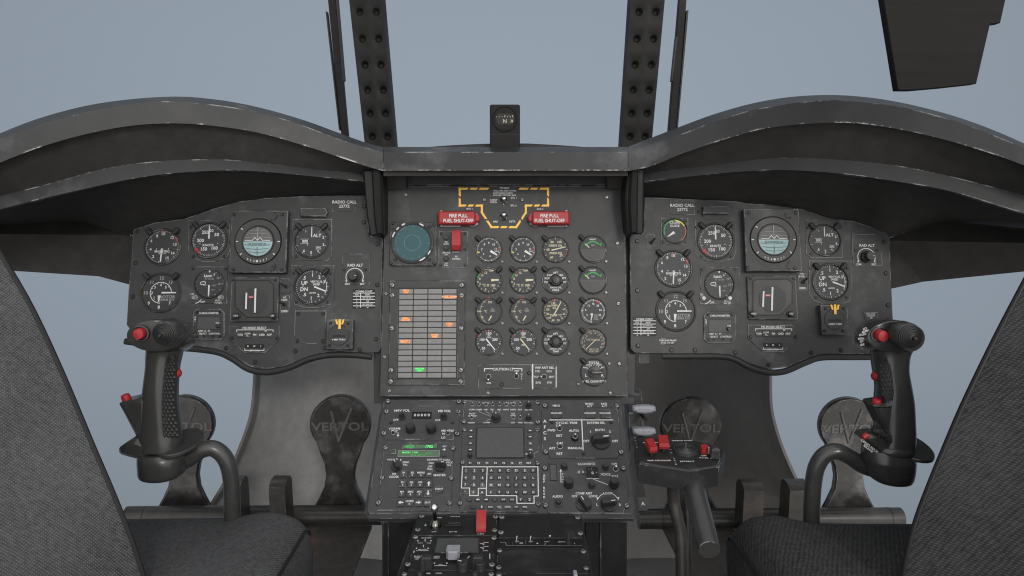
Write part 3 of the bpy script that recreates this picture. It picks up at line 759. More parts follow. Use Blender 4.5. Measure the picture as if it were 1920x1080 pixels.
def edge_tube(pts, label):
    b = MB(); fr = LP; W_ = [fr.hit(x, y, -.001) for x, y in pts]
    sm = []
    for i in range(len(W_) - 1):
        p0, p1, p2, p3 = W_[max(0, i-1)], W_[i], W_[i+1], W_[min(len(W_)-1, i+2)]
        for k in range(5):
            t = k / 5; sm.append(.5 * ((2*p1) + (p2 - p0)*t + (2*p0 - 5*p1 + 4*p2 - p3)*t*t + (3*p1 - p0 - 3*p2 + p3)*t**3))
    sm.append(W_[-1])
    c = sum(sm, Vector()) / len(sm)
    b.tube([p - c for p in sm], .0062, 'rubber', 14); o = b.build('trim_tube'); o.location = c
    tag(o, label, 'trim tube', 'padded trim tubes')
edge_tube([(235,640),(310,650),(372,655),(410,661),(436,673),(466,692),(500,698),(540,690),(578,674),(615,666),(655,665),(697,669)], 'black padded trim tube along the wavy bottom edge of the left panel')
edge_tube([(1241,668),(1300,668),(1352,668.5),(1378,674),(1404,688),(1438,698),(1472,696),(1510,680),(1540,670.5),(1600,669.5),(1690,669.5)], 'black padded trim tube along the wavy bottom edge of the right panel')

G1 = 'round flight instruments'
gauge(LP, 305, 463, 33, 'torque_gauge', 'black torque gauge on the left panel, white needle pointing down, scale 2 to 15', 'gauge', TRQ, G1, 'LR').done()
gauge(LP, 302, 549, 35.5, 'rotor_gauge', 'rotor gauge with inner white arc, below the torque gauge on the left panel', 'gauge', ROT, G1, 'LR').done()
gauge(LP, 392.5, 451, 32.5, 'airspeed_indicator', 'airspeed indicator marked KNOTS on the left panel, needle pointing straight up', 'gauge', AIR, G1, 'LR',
    [(354,413),(431,413),(431,474),(426,482),(404,491),(380,491),(358,482),(354,474)], corner=[(358,426),(427,426),(363,481),(420,481)]).done()
attitude(LP, 484, 453, 42.5, 27, (431.5, 394.5, 538, 511), 1, 'square attitude indicator on the left panel, ball pale blue below and grey above',
    [(516,399),(520,405),(518,409),(515,412),(509,412),(511,500),(516,497),(515,503),(513,507),(508,508),(516,501)]).done()
gauge(LP, 584.6, 452.6, 30.5, 'altimeter', 'altimeter marked ALT on the left panel with small number drum', 'gauge', ALT, G1, 'LR',
    [(549,411),(623,411),(623,480),(614,489),(557,489),(549,480)], corner=[(552,429),(617,429),(555,481)]).done()
gauge(LP, 586, 537.8, 32.5, 'vertical_speed_indicator', 'vertical speed gauge on the left panel, needle resting at lower right', 'gauge', VSI, G1, 'LR',
    [(546,498),(627,498),(627,560),(620,571),(600,577),(572,577),(553,571),(546,560)], corner=[(550,513),(619,513),(556,566),(613,566)]).done()
u = gauge(LP, 393, 532, 26.5, 'radar_altimeter', 'radar altimeter in a square frame with scuffed silver edges on the left panel', 'gauge', RALT, G1, '', [(359,500),(427,500),(426,569),(359,569)])
def ralt_extra(u, x0, y0):
    for a, d in ((5, 58), (54, 58)):
        knob(u, x0 + a, y0 + d, 4.2, .008, 'screw', z=.0016)
    u.T('LO', x0 + 1.5, y0 + 51, 3.4, z=.002); u.T('OFF', x0 + 21, y0 + 66, 3.4, z=.002); u.T('PUSH\nTO SET', x0 + 50, y0 + 65.5, 3.2, z=.002)
    u.line([(x0 + 8, y0 + 69), (x0 + 14, y0 + 66), (x0 + 18, y0 + 62)], 1.3, .002)
    screws(u, [(x0 + 3, y0 + 4), (x0 + 64, y0 + 4)], 2, 'darkscrew', z=.0016); u.done()
ralt_extra(u, 359, 500)
placard(LP, 623, 370, 668, 397, 'call_sign_placard', 'RADIO CALL 23772 placard at the top of the left panel', 'placard', 'RADIO CALL\n23772', 5.8, 'call sign placards', -1)
holder(LP, 563.5, 390, 614.5, 406, 'blank pointed card holder beside the left RADIO CALL placard')
hsi(LP, 432, 519.5, 522, 603, 'heading indicator with two white bars and a red flag on the left panel', 1, (.345, .532))
mini_toggle(LP, 526, 522, 543, 550.5, 'unlabelled black toggle switch between the left heading indicator and vertical speed gauge', dx=2)
mini_toggle(LP, 526, 553.5, 543, 587, 'black toggle marked VG FWD and EMER beside the left heading indicator', txt=[('VG\nFWD', 533.5, 560, 3.6), ('EMER', 533.5, 583, 3.6)], dx=-1)
radalt_knob(LP, 642, 476, 694, 534, 665, 519, 'RAD ALT dimmer knob in a white arc near the right edge of the left panel')
radio_table(LP, 661.5, 542, 703.5, 578, 'COMM CONT table placard near the right edge of the left panel')
chrono(LP, 361.5, 579, 421, 637, 'square chronometer with blank display, behind the left control grip')
modesel(LP, 430, 611, 'mode select panel with five buttons under the left heading indicator')
u = Unit(LP, 'blanking_plate', 'plain square blanking plate with four screws on the left panel', 'blanking plate', 582, 613)
b = MB(); b.prism(u.rect(552.5, 582.5, 611, 644.5), 0, .0014, 'panel', .0005); u.part(b, 'plate', 30); screws(u, [(559,588),(606,588),(557.5,639),(605,639)], 3, 'darkscrew', z=.0014); u.done()
turn_ind(LP, 611.5, 599, 661.5, 655, 635.5, 628, 'small boxy turn indicator with a yellow fork pointer at the bottom of the left panel')

gauge(LP, 1262.5, 504, 33, 'torque_gauge', 'black torque gauge on the right panel under the coloured cruise gauge', 'gauge', TRQ, G1, 'LR').done()
gauge(LP, 1267, 583.5, 35.5, 'rotor_gauge', 'rotor gauge with inner white arc, below the torque gauge on the right panel', 'gauge', ROT, G1, 'LR').done()
gauge(LP, 1341.4, 452.4, 32.5, 'airspeed_indicator', 'airspeed indicator marked KNOTS on the right panel, red bug at lower left', 'gauge', AIR, G1, 'LR',
    [(1303,412),(1380,412),(1380,474),(1374,485),(1354,491),(1330,491),(1309,485),(1303,474)], corner=[(1306,426),(1374,426),(1315,481),(1371,481)]).done()
attitude(LP, 1450, 449.5, 42.5, 27.5, (1397, 391, 1501, 508), -1, 'square attitude indicator on the right panel beside the copilot altimeter',
    [(1473,401),(1472,404),(1474,408),(1479,408),(1481,409),(1475,499),(1476,503),(1480,505),(1488,504),(1479,491),(1477,494)]).done()
gauge(LP, 1545.6, 450.8, 28.5, 'altimeter', 'altimeter marked ALT on the right panel, below the hood edge', 'gauge', ALT, G1, 'LR',
    [(1511,412),(1579,412),(1579,484),(1520,484),(1511,476)], corner=[(1516,427),(1575,427),(1521,476)]).done()
gauge(LP, 1556.3, 528.8, 32.5, 'vertical_speed_indicator', 'vertical speed gauge on the right panel, above the yellow fork pointer', 'gauge', VSI, G1, 'LR',
    [(1516,489),(1597,489),(1597,550),(1592,565),(1574,571),(1543,571),(1524,563),(1516,550)], corner=[(1520,503),(1589,503),(1530,558),(1587,558)]).done()
u = gauge(LP, 1348.5, 533.5, 26.5, 'radar_altimeter', 'radar altimeter in a square frame with scuffed silver edges on the right panel', 'gauge', RALT, G1, '', [(1313,501),(1386,501),(1386,570),(1313,570)])
ralt_extra(u, 1314, 501)
placard(LP, 1256.5, 376.5, 1302, 403, 'call_sign_placard', 'RADIO CALL 23772 placard at the top of the right panel', 'placard', 'RADIO CALL\n23772', 5.8, 'call sign placards', -1)
holder(LP, 1318, 386.5, 1370, 401, 'blank pointed card holder beside the right RADIO CALL placard', [(1310,397),(1318,405)])
CRU = dict(arcs=[(-110, 0, .86, .95, 'green'), (2, 62, .84, .95, 'ymark'), (66, 150, .88, .94, 'orangemark')], ticks=[(66, 150, 9, .1, .03, 'orangemark')], txt=[('CRUISE\nGUIDE', 0, .58, .17)], needle=[(-.05, -.1, -.62, -.48, .24, .06, 'mark')])
u = gauge(LP, 1265, 433.5, 22.5, 'cruise_gauge', 'small square-framed cruise gauge with green, yellow and orange arc on the right panel', 'gauge', CRU, None, '', [(1239,409),(1290,409),(1290,459),(1239,459)], corner=[(1244,414),(1285,414),(1286,454),(1244,454)]).done()
mini_toggle(LP, 1212, 439, 1228, 469, 'lone black toggle left of the cruise gauge on the right panel', dx=1, ang=40)
hsi(LP, 1402.5, 517, 1494.5, 599, 'heading indicator with two white bars and a red flag on the right panel', -1, (.31, .49))
mini_toggle(LP, 1496.5, 512.5, 1513.5, 544.5, 'black toggle marked VG FWD and EMER beside the right heading indicator', txt=[('VG\nFWD', 1503.5, 516, 3.6), ('EMER', 1505, 540, 3.6)], dx=0, ang=40)
radalt_knob(LP, 1597.5, 439, 1652, 498, 1624.5, 482, 'RAD ALT dimmer knob in a white arc at the right end of the right panel')
radio_table(LP, 1187, 594, 1230, 630, 'COMM CONT table placard at the lower left corner of the right panel')
chrono(LP, 1319.5, 583.5, 1380.5, 643, 'square chronometer with blank display at the bottom of the right panel')
modesel(LP, 1402.5, 609, 'mode select panel with five buttons under the right heading indicator')
turn_ind(LP, 1540, 571.5, 1590.5, 627.5, 1565, 599, 'small boxy turn indicator with a yellow fork pointer on the right panel')
placard(LP, 1238.5, 634.5, 1266, 646, 'brake_placard', 'PARKING BRAKE placard at the bottom of the right panel', 'placard', 'PARKING BRAKE\nPULL TO SET', 3.1)
placard(LP, 1620, 585.5, 1646, 599, 'air_placard', 'small PULL FOR COCKPIT AIR placard above the right control grip', 'placard', 'PULL FOR\nCOCKPIT\nAIR', 2.7)
u = Unit(LP, 'hanging_tab', 'small blank tab hanging below the lower left corner of the right panel', 'tab', 1207.5, 672, lift=-.008)
b = MB(); b.prism(u.rect(1197.5, 655, 1218, 682, r=.002), -.003, 0, 'panel', .0008); u.part(b, 'plate', 30); u.done()

# ------------------------------------------------------------------ centre panel
u = Unit(CP, 'instrument_panel', 'tall centre instrument panel full of small round gauges and warning lights', 'instrument panel', 945, 545)
b = MB(); b.prism([u.p(*q) for q in ((728,347.5),(1165,347.5),(1172,354),(1175,560),(1177.5,744),(711,744),(716,560),(722,354))], -.02, 0, 'panel', .0018); u.part(b, 'face_plate', 30)
b = MB(); b.prism([u.p(*q, -.045) for q in ((700,352),(1196,352),(1186,756),(704,756))], -.06, -.03, 'blackmod'); u.part(b, 'rear_box', 30)
b = MB(); b.prism([u.p(*q, -.024) for q in ((751,325),(1150,325),(1150,352),(751,352))], -.03, -.006, 'panel', .001); u.part(b, 'rear_plate', 30)
screws(u, [(761,365),(1137.5,370),(1157.4,456),(1159,569),(1161,682),(1144,737),(915,736.6),(908,374.5),(979,374.5),(724.5,435),(724,551),(721,669),(730,733)], 3.2, 'screw')
pts = [(914.5,354),(862,354),(862,385.5),(903.5,385.5),(903.5,398.5),(921.5,426)]
pts = pts + [(1889.5 - x, y) for x, y in reversed(pts)]
b = MB(); zz = .0004
for a, c in zip(pts, pts[1:]):
    L_ = math.hypot(c[0]-a[0], c[1]-a[1]); n = max(1, round(L_ / 15.5)); dx, dy = (c[0]-a[0]) / L_, (c[1]-a[1]) / L_
    for i in range(n):
        s0 = L_ * i / n + (2.0 if i else -1.6); s1 = L_ * (i + 1) / n - (2.0 if i < n - 1 else -1.6); w = 1.9; k = 1.5
        q = [(a[0]+dx*(s0+k)-dy*-w, a[1]+dy*(s0+k)+dx*-w), (a[0]+dx*(s1+k)-dy*-w, a[1]+dy*(s1+k)+dx*-w), (a[0]+dx*(s1-k)-dy*w, a[1]+dy*(s1-k)+dx*w), (a[0]+dx*(s0-k)-dy*w, a[1]+dy*(s0-k)+dx*w)]
        b.flat([u.p(*t) for t in q], zz, 'yellow'); zz += .000015
u.part(b, 'warning_stripe', 0)
u.T('FIRE EMER', 946, 352.5, 3.0); u.T('1.PULL FIRE EMER CONTR', 946, 357.6, 2.8); u.T('2.DISCHARGE AGENT', 943, 361.8, 2.8); u.T('3.DO NOT RESTART ENG', 946, 366, 2.8)
u.T('AGENT\nDISCH', 925.5, 377, 3.2); u.T('BTL 1', 963.5, 371, 3.4); u.T('BTL 2', 963, 385.3, 3.4); u.T('FIRE', 929, 415.5, 3.4); u.T('DETR', 960.5, 415.3, 3.4); u.T('ENG 1', 880.5, 391.3, 3.2); u.T('ENG 2', 1012.5, 392, 3.2)
u.done()
for (x, y), lb in zip(((944.5, 376.5), (944.3, 406.5)), ('upper of two round chrome switches inside the yellow dashed outline', 'lower of two round chrome switches inside the yellow dashed outline')):
    q = Unit(CP, 'chrome_switch', lb, 'switch', x, y, group='chrome fire switches')
    b = MB(); r = 7.6 * q.k
    b.ring(0, 0, [(r, 0), (r, .002), (r * .85, .0035), (r * .7, .003)], 'chrome', 28); b.lathe([(r * .72, .001), (r * .6, .003), (r * .3, .0035), (0, .0035)], 0, 0, 'blackpaint', 24); q.part(b, 'collar')
    b = MB(); b.tube([(0, 0, .003), (.0005, .001, .010), (.0006, .0014, .015), (.0006, .0015, .018), (.0006, .0015, .0195)], [r * .3, r * .36, r * .48, r * .42, r * .1], 'chrome', 14); q.part(b, 'lever'); q.done()
for sg, lb in ((-1, 'red FIRE PULL handle left of the yellow dashed outline'), (1, 'red FIRE PULL handle right of the yellow dashed outline')):
    cx = 944.8 + sg * 86.5
    q = Unit(CP, 'fire_handle', lb, 'fire handle', cx, 409.5, group='red fire handles')
    fx = lambda d: cx - sg * d                      # d grows towards the middle of the panel
    b = MB(); b.prism([q.p(*t, .012) for t in ((fx(-36), 397.5), (fx(32), 397.5), (fx(34), 400.5), (fx(34), 419), (fx(31), 421.5), (fx(-36), 421.5))], .004, .021, 'red', .0028); q.part(b, 'grip', 30)
    b = MB(); b.prism([q.p(*t, .008) for t in ((fx(30), 403), (fx(40), 404), (fx(42), 409), (fx(40), 416), (fx(30), 417))], .003, .015, 'red', .0015); q.part(b, 'tip', 30)
    b = MB(); b.prism([q.p(*t, .004) for t in ((fx(28), 399), (fx(36), 400), (fx(41), 405), (fx(38), 421), (fx(30), 425), (fx(22), 424.5))], .0005, .004, 'screw', .0008)
    b.box(*q.p(fx(-12), 424.2, .003), 34 * q.k, 3 * q.k, .0005, .003, 'screw', ch=.0004)
    for yy in (396.5, 423.5): b.tube([q.p(fx(-30.5), yy, .006) + (.001,), q.p(fx(-30.5), yy, .006) + (.008,)], 2 * q.k, 'screw', 10)
    q.part(b, 'bracket', 30)
    q.T('FIRE PULL\nFUEL SHUT-OFF', fx(1), 408.8, 6.8, z=.0214, sx=.84); q.done()

# threat scope
q = Unit(CP, 'warning_scope', 'round teal scope screen in a square frame at the upper left of the centre panel', 'scope', 773.5, 456.5)
b = MB(); b.prism(q.rect(730.5, 416, 819, 498.5, z=.004, r=.004), 0, .005, 'panel', .0015); q.part(b, 'frame', 30)
X0, Y0 = q.p(773, 455, .006); r = 34 * q.k
b = MB(); b.ring(X0, Y0, [(r * 1.19, .0051), (r * 1.17, .0085), (r * 1.09, .0100), (r * 1.02, .0085), (r * 1.0, .0058)], 'bezel', 56); q.part(b, 'bezel')
b = MB(); b.flat(circ(X0, Y0, r * 1.01, 56), .0060, 'scope'); b.ringf(X0, Y0, r * .43, r * .45, .0062, 'scopeline')
for i in range(12): a = R(30 * i + 3); b.bar(X0 + math.sin(a) * r * .84, Y0 + math.cos(a) * r * .84, X0 + math.sin(a) * r * .94, Y0 + math.cos(a) * r * .94, r * .025, .0063 + i * .00001, 'scopeline')
q.part(b, 'screen', 0)
for a0, a1, t in ((-30, -22, 'DAY'), (-50, -42, 'ON'), (-74, -60, 'NIGHT'), (22, 33, 'DAY'), (108 + 8, 126, 'INT'), (140, 156, 'NIGHT')):
    q.let.ringf(X0, Y0, r * 1.075, r * 1.145, .0103, 'mark', a0 - 1, a1 + 1)
b = MB(); b.prism([q.p(*t, .005) for t in ((733,432),(750,419),(762,419),(762,424),(742,440),(733,440))], .005, .0062, 'panel', .0006); q.part(b, 'corner_plate', 30)
screws(q, [(737,419),(814,422),(733,494),(814,494),(806,425),(741,487),(805,487),(748,423),(739,430)], 2.6, 'darkscrew', z=.005); q.done()

# guarded switch plate
q = Unit(CP, 'guarded_switch_plate', 'narrow plate with a red guarded switch and three small lamps beside the scope', 'switch plate', 850, 468)
b = MB(); b.prism(q.rect(822.5, 434, 877, 502, r=.001), 0, .0016, 'panel', .0005); q.part(b, 'plate', 30)
for i, (y, t) in enumerate(((445, 'ON\nALERT'), (465, 'UNLOCK\nON'), (485, 'SYS\nFAIL'))):
    knob(q, 836.5, y, 4.6, .005, 'knob', z=.0016, name='indicator_lamp'); q.T(t, 836.5, y + 10.5, 2.6, z=.002)
b = MB(); b.box(*q.p(855.5, 454, .003), 15 * q.k, 40 * q.k, .0016, .004, 'screw', ch=.0005); q.part(b, 'guard_base', 30)
b = MB(); xx, yy = q.p(855.5, 451, .015); w_, h_ = 16 * q.k, 38 * q.k
pr = [(h_/2, .004), (h_/2, .016), (h_/2 * .6, .019), (-h_ * .25, .019), (-h_ * .45, .014), (-h_/2, .006), (-h_/2, .003)]
b.loft([[(xx - w_/2 + e_, yy + a, z) for a, z in pr] for e_ in (0, .0004)] + [[(xx + w_/2 - e_, yy + a, z) for a, z in pr] for e_ in (.0004, 0)], 'red'); q.part(b, 'guard_cover', 30)
q.T('IFF\nDISABLE', 855.5, 483, 3.0, z=.002); screws(q, [(827,438),(872,438),(872,468),(826,497),(872,497)], 2.3, 'darkscrew', z=.0016); q.done()

# caution light grid
q = Unit(CP, 'caution_panel', 'grid of grey warning light captions, six lit orange and one green', 'warning light panel', 800, 623, zf(710, 520, 4.909)) if False else Unit(CP, 'warning_light_panel', 'grid of grey warning light captions, a few lit orange and one green', 'warning light panel', 801, 624)
b = MB(); ZC = .0055; b.prism(q.rect(729.5, 525, 871.5, 721.5, z=.004, r=.001), 0, .004, 'panel', .001)
b.prism(q.rect(746, 540, 858, 709.5, z=.004), .004, .0043, 'blackpaint'); q.part(b, 'frame', 30)
b = MB()
for yy in (540, 710.5): b.box(*q.p(800.5, yy, .004), 141 * q.k, 1.1 * q.k, .004, .0046, 'blackpaint')
q.part(b, 'seam', 0)
x0m, y0m = q.p(747.2, 541.2, ZC); x1m, y1m = q.p(855.6, 708.8, ZC)
x0m = q.p(746.6, 625, ZC)[0]; x1m = q.p(856.2, 625, ZC)[0]
cw = (x1m - x0m) / 4; chh = (y0m - y1m) / 16
lit = {(0, 0): ('ENG 1\nFAIL', 'a'), (1, 3): ('FUEL LOW', 'a'), (5, 0): ('XMSN 1\nCHIP DET', 'a'), (6, 3): ('R FUEL\nLVL', 'a'), (8, 2): ('POWER\nSTEER', 'a'), (9, 0): ('RECT 2', 'a'), (14, 1): ('PARK BRK\nON', 'g')}
random.seed(3)
for r_ in range(16):
    for c_ in range(4):
        cx = x0m + cw * (c_ + .5); cy = y0m - chh * (r_ + .5); b = MB()
        b.box(cx, cy, cw * .94, chh * .84, .004, ZC, 'tile', ch=.0003)
        if (r_, c_) in lit:
            t, m = lit[r_, c_]; mm = {'a': ('amberglow', 'amberlit'), 'g': ('greenglow', 'greenlit')}[m]
            b.box(cx, cy, cw * .52, chh * .66, ZC - .0003, ZC + .0002, mm[0])
            n_ = t.count('\n') + 1; b.text(t, cx, cy, chh * (.40 if n_ == 1 else .27), mm[1], ZC + .0004)
            o = q.part(b, 'caption_light', 0, 'caption lit green' if m == 'g' else 'caption lit orange')
        else:
            b.text(random.choice(['ENG OIL', 'HYD 1', 'XMSN AUX', 'GEN 2', 'BATT SYS', 'APU ON', 'AFCS 1', 'EAPS 2']), cx, cy, chh * .2, 'tilemark', ZC + .0003); q.part(b, 'caption_light', 0)
screws(q, [(735.5,534.5),(865.5,534.5),(735.5,554),(865.5,554),(734.5,615.5),(864.5,615.5),(733,694),(864,694),(732.5,715.5),(863.5,715.5)], 4.3, 'screw', z=.004); q.done()

# small round engine gauges
N1 = dict(ticks=[(-100, 225, 60, .08, .018), (-100, 225, 12, .15, .024), (-108, -106, 2, .2, .05, 'ymark'), (84, 90, 2, .2, .03, 'redmark')], txt=[('7', -.55, 0, .15), ('8', -.34, .42, .15), ('9', 0, .52, .15), ('10', .38, .4, .15), ('11', .55, .05, .15), ('6', -.4, -.35, .13), ('4', .1, -.52, .13), ('%RPM', .62, -.14, .08)], needle=[(.14, -.12, .66, -.46, .2, .1, 'mark')])
PTIT = dict(mat='cream', ticks=[(-20, 20, 9, .06, .03), (100, 260, 9, .14, .03), (-75, -50, 5, .12, .05, 'green'), (-95, -95, 1, .15, .03), (-40, -38, 2, .14, .04, 'redmark')], txt=[('12', -.24, .62, .16), ('10', -.54, .42, .14), ('8', -.7, .15, .15), ('6', -.68, -.25, .15), ('4', -.25, -.68, .15), ('2', .4, -.56, .15), ('°C X 100', 0, -.36, .17), ('TEMP', .2, .78, .1)], needle=[(.2, .02, .8, .05, .2, .12, 'cream')])
OILT = dict(mat='cream', ticks=[(-152, -28, 30, .08, .02, 'cream', (.5, 0, 1.2)), (-152, -28, 7, .16, .03, 'cream', (.5, 0, 1.2)), (-32, -22, 4, .16, .05, 'redmark', (.5, 0, 1.25))], txt=[('150', .08, .72, .14), ('100', -.78, 0, .12), ('50', -.5, -.48, .12), ('°C', -.26, 0, .15), ('OIL\nTEMP', .3, .1, .1, 'markdim')], needle=[(.22, -.36, 0, -.74, .11, .08, 'cream')])
OILP = dict(ticks=[(-150, 150, 21, .08, .02), (-150, 150, 7, .15, .03), (-2, 4, 3, .14, .04, 'redmark'), (-62, -56, 3, .1, .03, 'redmark')], txt=[('150', 0, .66, .18), ('100', -.54, .17, .18), ('200', .48, .18, .18), ('50', -.42, -.5, .18), ('OIL\nPRESS', .02, .42, .09), ('PSI', 0, -.26, .12)], needle=[(-.22, .24, .5, -.66, .11, .08, 'mark')])
XOP = dict(mat='cream', ticks=[(0, 330, 12, .12, .03), (100, 130, 4, .1, .04, 'redmark')], txt=[('80', -.27, .6, .16), ('100', .3, .6, .16), ('60', -.6, 0, .15), ('40', -.32, -.62, .16), ('20', .42, -.46, .16), ('XMSN OIL', 0, .32, .15), ('PRESS PSI', 0, -.28, .15)], needle=[(-.33, -.07, .78, .2, .1, .07, 'cream')])
XOT = dict(mat='cream', ticks=[(-160, 120, 24, .08, .02), (-160, 120, 10, .15, .025), (-8, 4, 3, .14, .04, 'redmark')], txt=[('140', -.18, .66, .14), ('120', -.55, .42, .13), ('100', -.64, .14, .13), ('80', -.62, -.2, .13), ('60', -.46, -.5, .14), ('40', -.2, -.7, .13), ('20', .2, -.7, .13), ('0', .5, -.55, .13), ('-20', .62, -.2, .12), ('-40', .66, .16, .12), ('XMSN\nOIL', -.08, .36, .13), ('TEMP °C', 0, -.32, .16)], needle=[(-.14, -.3, .42, .72, .1, .07, 'cream')])
FLOW = dict(ticks=[(-170, 130, 51, .13, .022), (24, 30, 3, .2, .05, 'redmark'), (-170, 130, 8, .18, .03)], txt=[('16', 0, .6, .14), ('12', -.36, .45, .13), ('8', -.6, .1, .13), ('4', -.5, -.28, .13), ('20', .36, .45, .13), ('24', .56, .1, .13), ('28', .5, -.28, .13), ('LBS\nPPH\nX100', .2, -.46, .1, 'markdim')], needle=[(-.1, -.3, -.22, -.8, .12, .04, 'mark'), (-.13, -.18, -.12, -.42, .22, .12, 'mark')])
QTY = dict(mat='tan', ticks=[(-140, 120, 40, .12, .022), (-140, 120, 12, .16, .028)], txt=[('8', -.5, .45, .12), ('10', -.2, .66, .13), ('12', .14, .68, .13), ('14', .42, .55, .12), ('16', .62, .36, .12), ('18', .72, .1, .12), ('20', .7, -.16, .12), ('22', .6, -.42, .12), ('6', -.62, .3, .11), ('4', -.7, .05, .11), ('2', -.68, -.25, .11), ('TOTAL LBS', 0, .16, .14), ('LBS X 100\nSELECTED', .04, -.66, .11)], needle=[(.24, .2, -.56, -.56, .06, .05, 'cream')])
FUEL = dict(txt=[('TOTAL', 0, .72, .17), ('L', -.62, -.22, .2), ('R', .62, -.22, .2), ('FWD', -.66, .36, .1), ('AFT', .66, .36, .1), ('MAIN', -.4, .56, .09), ('MAIN', .4, .56, .09), ('FUEL QUANTITY', 0, -.68, .15)], ticks=[(-60, 60, 7, .14, .03, 'mark', (0, 0, .62))])
XSEL = lambda s: dict(txt=[('AFT', 0, .62, .14), ('FWD', -.42, .42, .13), ('MIX', .42, .42, .13), ('SCAN', -.6, .18, .13), ('LEFT', .6, .18, .13), ('TEST', -.68, -.12, .13), ('RT', .72, -.12, .13), ('XMSN OIL\n' + s, 0, -.64, .13)], boxes=[(-.5, -.34, .05, .05, 'mark'), (.5, -.34, .05, .05, 'mark')])
cx_ = (916.4, 980.7, 1041.7, 1112.2); ry_ = (468, 526.2, 583.7, 640.8)
GE = 'small engine gauges on the centre panel'
cells = [
 (0, 0, 'engine_speed_gauge', 'white wedge needle engine speed gauge, leftmost in the top gauge row', N1, 'l'), (1, 0, 'engine_speed_gauge', 'white wedge needle engine speed gauge, second in the top gauge row', N1, 'l'),
 (0, 1, 'temperature_gauge', 'cream wedge needle temperature gauge marked C X 100, leftmost in second row', PTIT, 'lr'), (1, 1, 'temperature_gauge', 'cream wedge needle temperature gauge marked C X 100, second in second row', PTIT, 'lr'),
 (0, 2, 'oil_temperature_gauge', 'half-arc cream oil temperature gauge, leftmost in third row', OILT, 'lr'), (1, 2, 'oil_temperature_gauge', 'half-arc cream oil temperature gauge, second in third row', OILT, 'lr'),
 (0, 3, 'oil_pressure_gauge', 'oil pressure gauge with white needle, leftmost in bottom row', OILP, 'l'), (1, 3, 'oil_pressure_gauge', 'oil pressure gauge with cream needle, second in bottom row', dict(OILP, needle=[(-.22, .24, .5, -.66, .11, .08, 'cream')]), 'l'),
 (2, 0, 'transmission_pressure_gauge', 'cream XMSN OIL PRESS PSI gauge with nearly horizontal needle', XOP, 'l'), (2, 2, 'transmission_temperature_gauge', 'cream XMSN OIL TEMP gauge with needle pointing to upper right', XOT, 'l'),
 (3, 2, 'fuel_flow_gauge', 'fuel flow gauge ringed by bold white ticks, third down the rightmost gauge column', FLOW, 'l'), (3, 3, 'fuel_gauge', 'tan TOTAL LBS fuel gauge above the fuel selector', QTY, 'l')]
for c_, r_, nm, lb, sp, lm in cells:
    gauge(CP, cx_[c_], ry_[r_], 23.8, nm, lb, 'gauge', sp, GE, lm, scr=[(25.5, 22.5)] if True else ()).done()
for r_, t, lb in ((1, 'PRESS', 'rotary selector marked XMSN OIL PRESS with a black knob'), (3, 'TEMP', 'rotary selector marked XMSN OIL TEMP with a black knob')):
    u = gauge(CP, cx_[2], ry_[r_], 24.2, 'rotary_selector', lb, 'rotary selector', XSEL(t), 'rotary selectors', 'l', scr=[(25.5, 22.5)])
    b = MB(); r0 = u.k
    b.lathe([(11.5 * r0, .001), (11 * r0, .006), (9.5 * r0, .0075), (0, .0075)], 0, 0, 'blackpaint', 28)
    b.box(0, -1 * r0, 27 * r0, 6 * r0, .001, .008, 'blackpaint', .0015, .0006); b.lathe([(6.5 * r0, .0075), (6 * r0, .0125), (0, .0128)], 0, 0, 'knob', 24); u.part(b, 'knob'); u.done()
for r_, lb in ((0, 'half-window gauge with a green arc, top of the rightmost gauge column'), (1, 'half-window gauge with a green arc, second down the rightmost gauge column')):
    HW = dict(arcs=[(-52, 52, .50, .60, 'green', (0, .02))], ticks=[], txt=[('MAINT', 0, .74, .1, 'mark'), ('REQ', 0, .3, .09, 'markdim')], face='dial', needle=[(-.3, .10, -.55, .38, .09, .07, 'cream')])
    u = gauge(CP, cx_[3] - .5, ry_[r_] - .8, 25, 'vent_gauge' if False else 'pressure_window_gauge', lb, 'gauge', HW, 'half-window gauges', 'l', scr=[(24.5, 23)])
    R0 = 25 * u.k; b = MB(); b.prism([(R0 * .97 * math.cos(R(a)), R0 * .97 * math.sin(R(a)) + R0 * .02) for a in range(180, 361, 10)], .0012, .0024, 'bezel', .0004)
    for s_ in (-1, 1): b.flat([(s_ * R0 * .42, R0 * .34), (s_ * R0 * .66, R0 * .46), (s_ * R0 * .60, R0 * .2)], .0024, 'green')
    u.part(b, 'lower_mask', 30); u.done()
u = gauge(CP, 1113.8, 698, 24.5, 'rotary_selector', 'fuel quantity selector marked TOTAL at the bottom right of the centre panel', 'rotary selector', FUEL, 'rotary selectors', 'l', scr=[(28.5, -16), (-29.5, 22)])
b = MB(); b.lathe([(11 * u.k, .001), (10.5 * u.k, .005), (0, .006)], 0, 0, 'knob', 28); b.box(4 * u.k, 0, 22 * u.k, 6.5 * u.k, .005, .013, 'knob', .001, .001); b.box(6 * u.k, 0, 14 * u.k, .9 * u.k, .0125, .0133, 'markdim'); u.part(b, 'knob'); u.done()

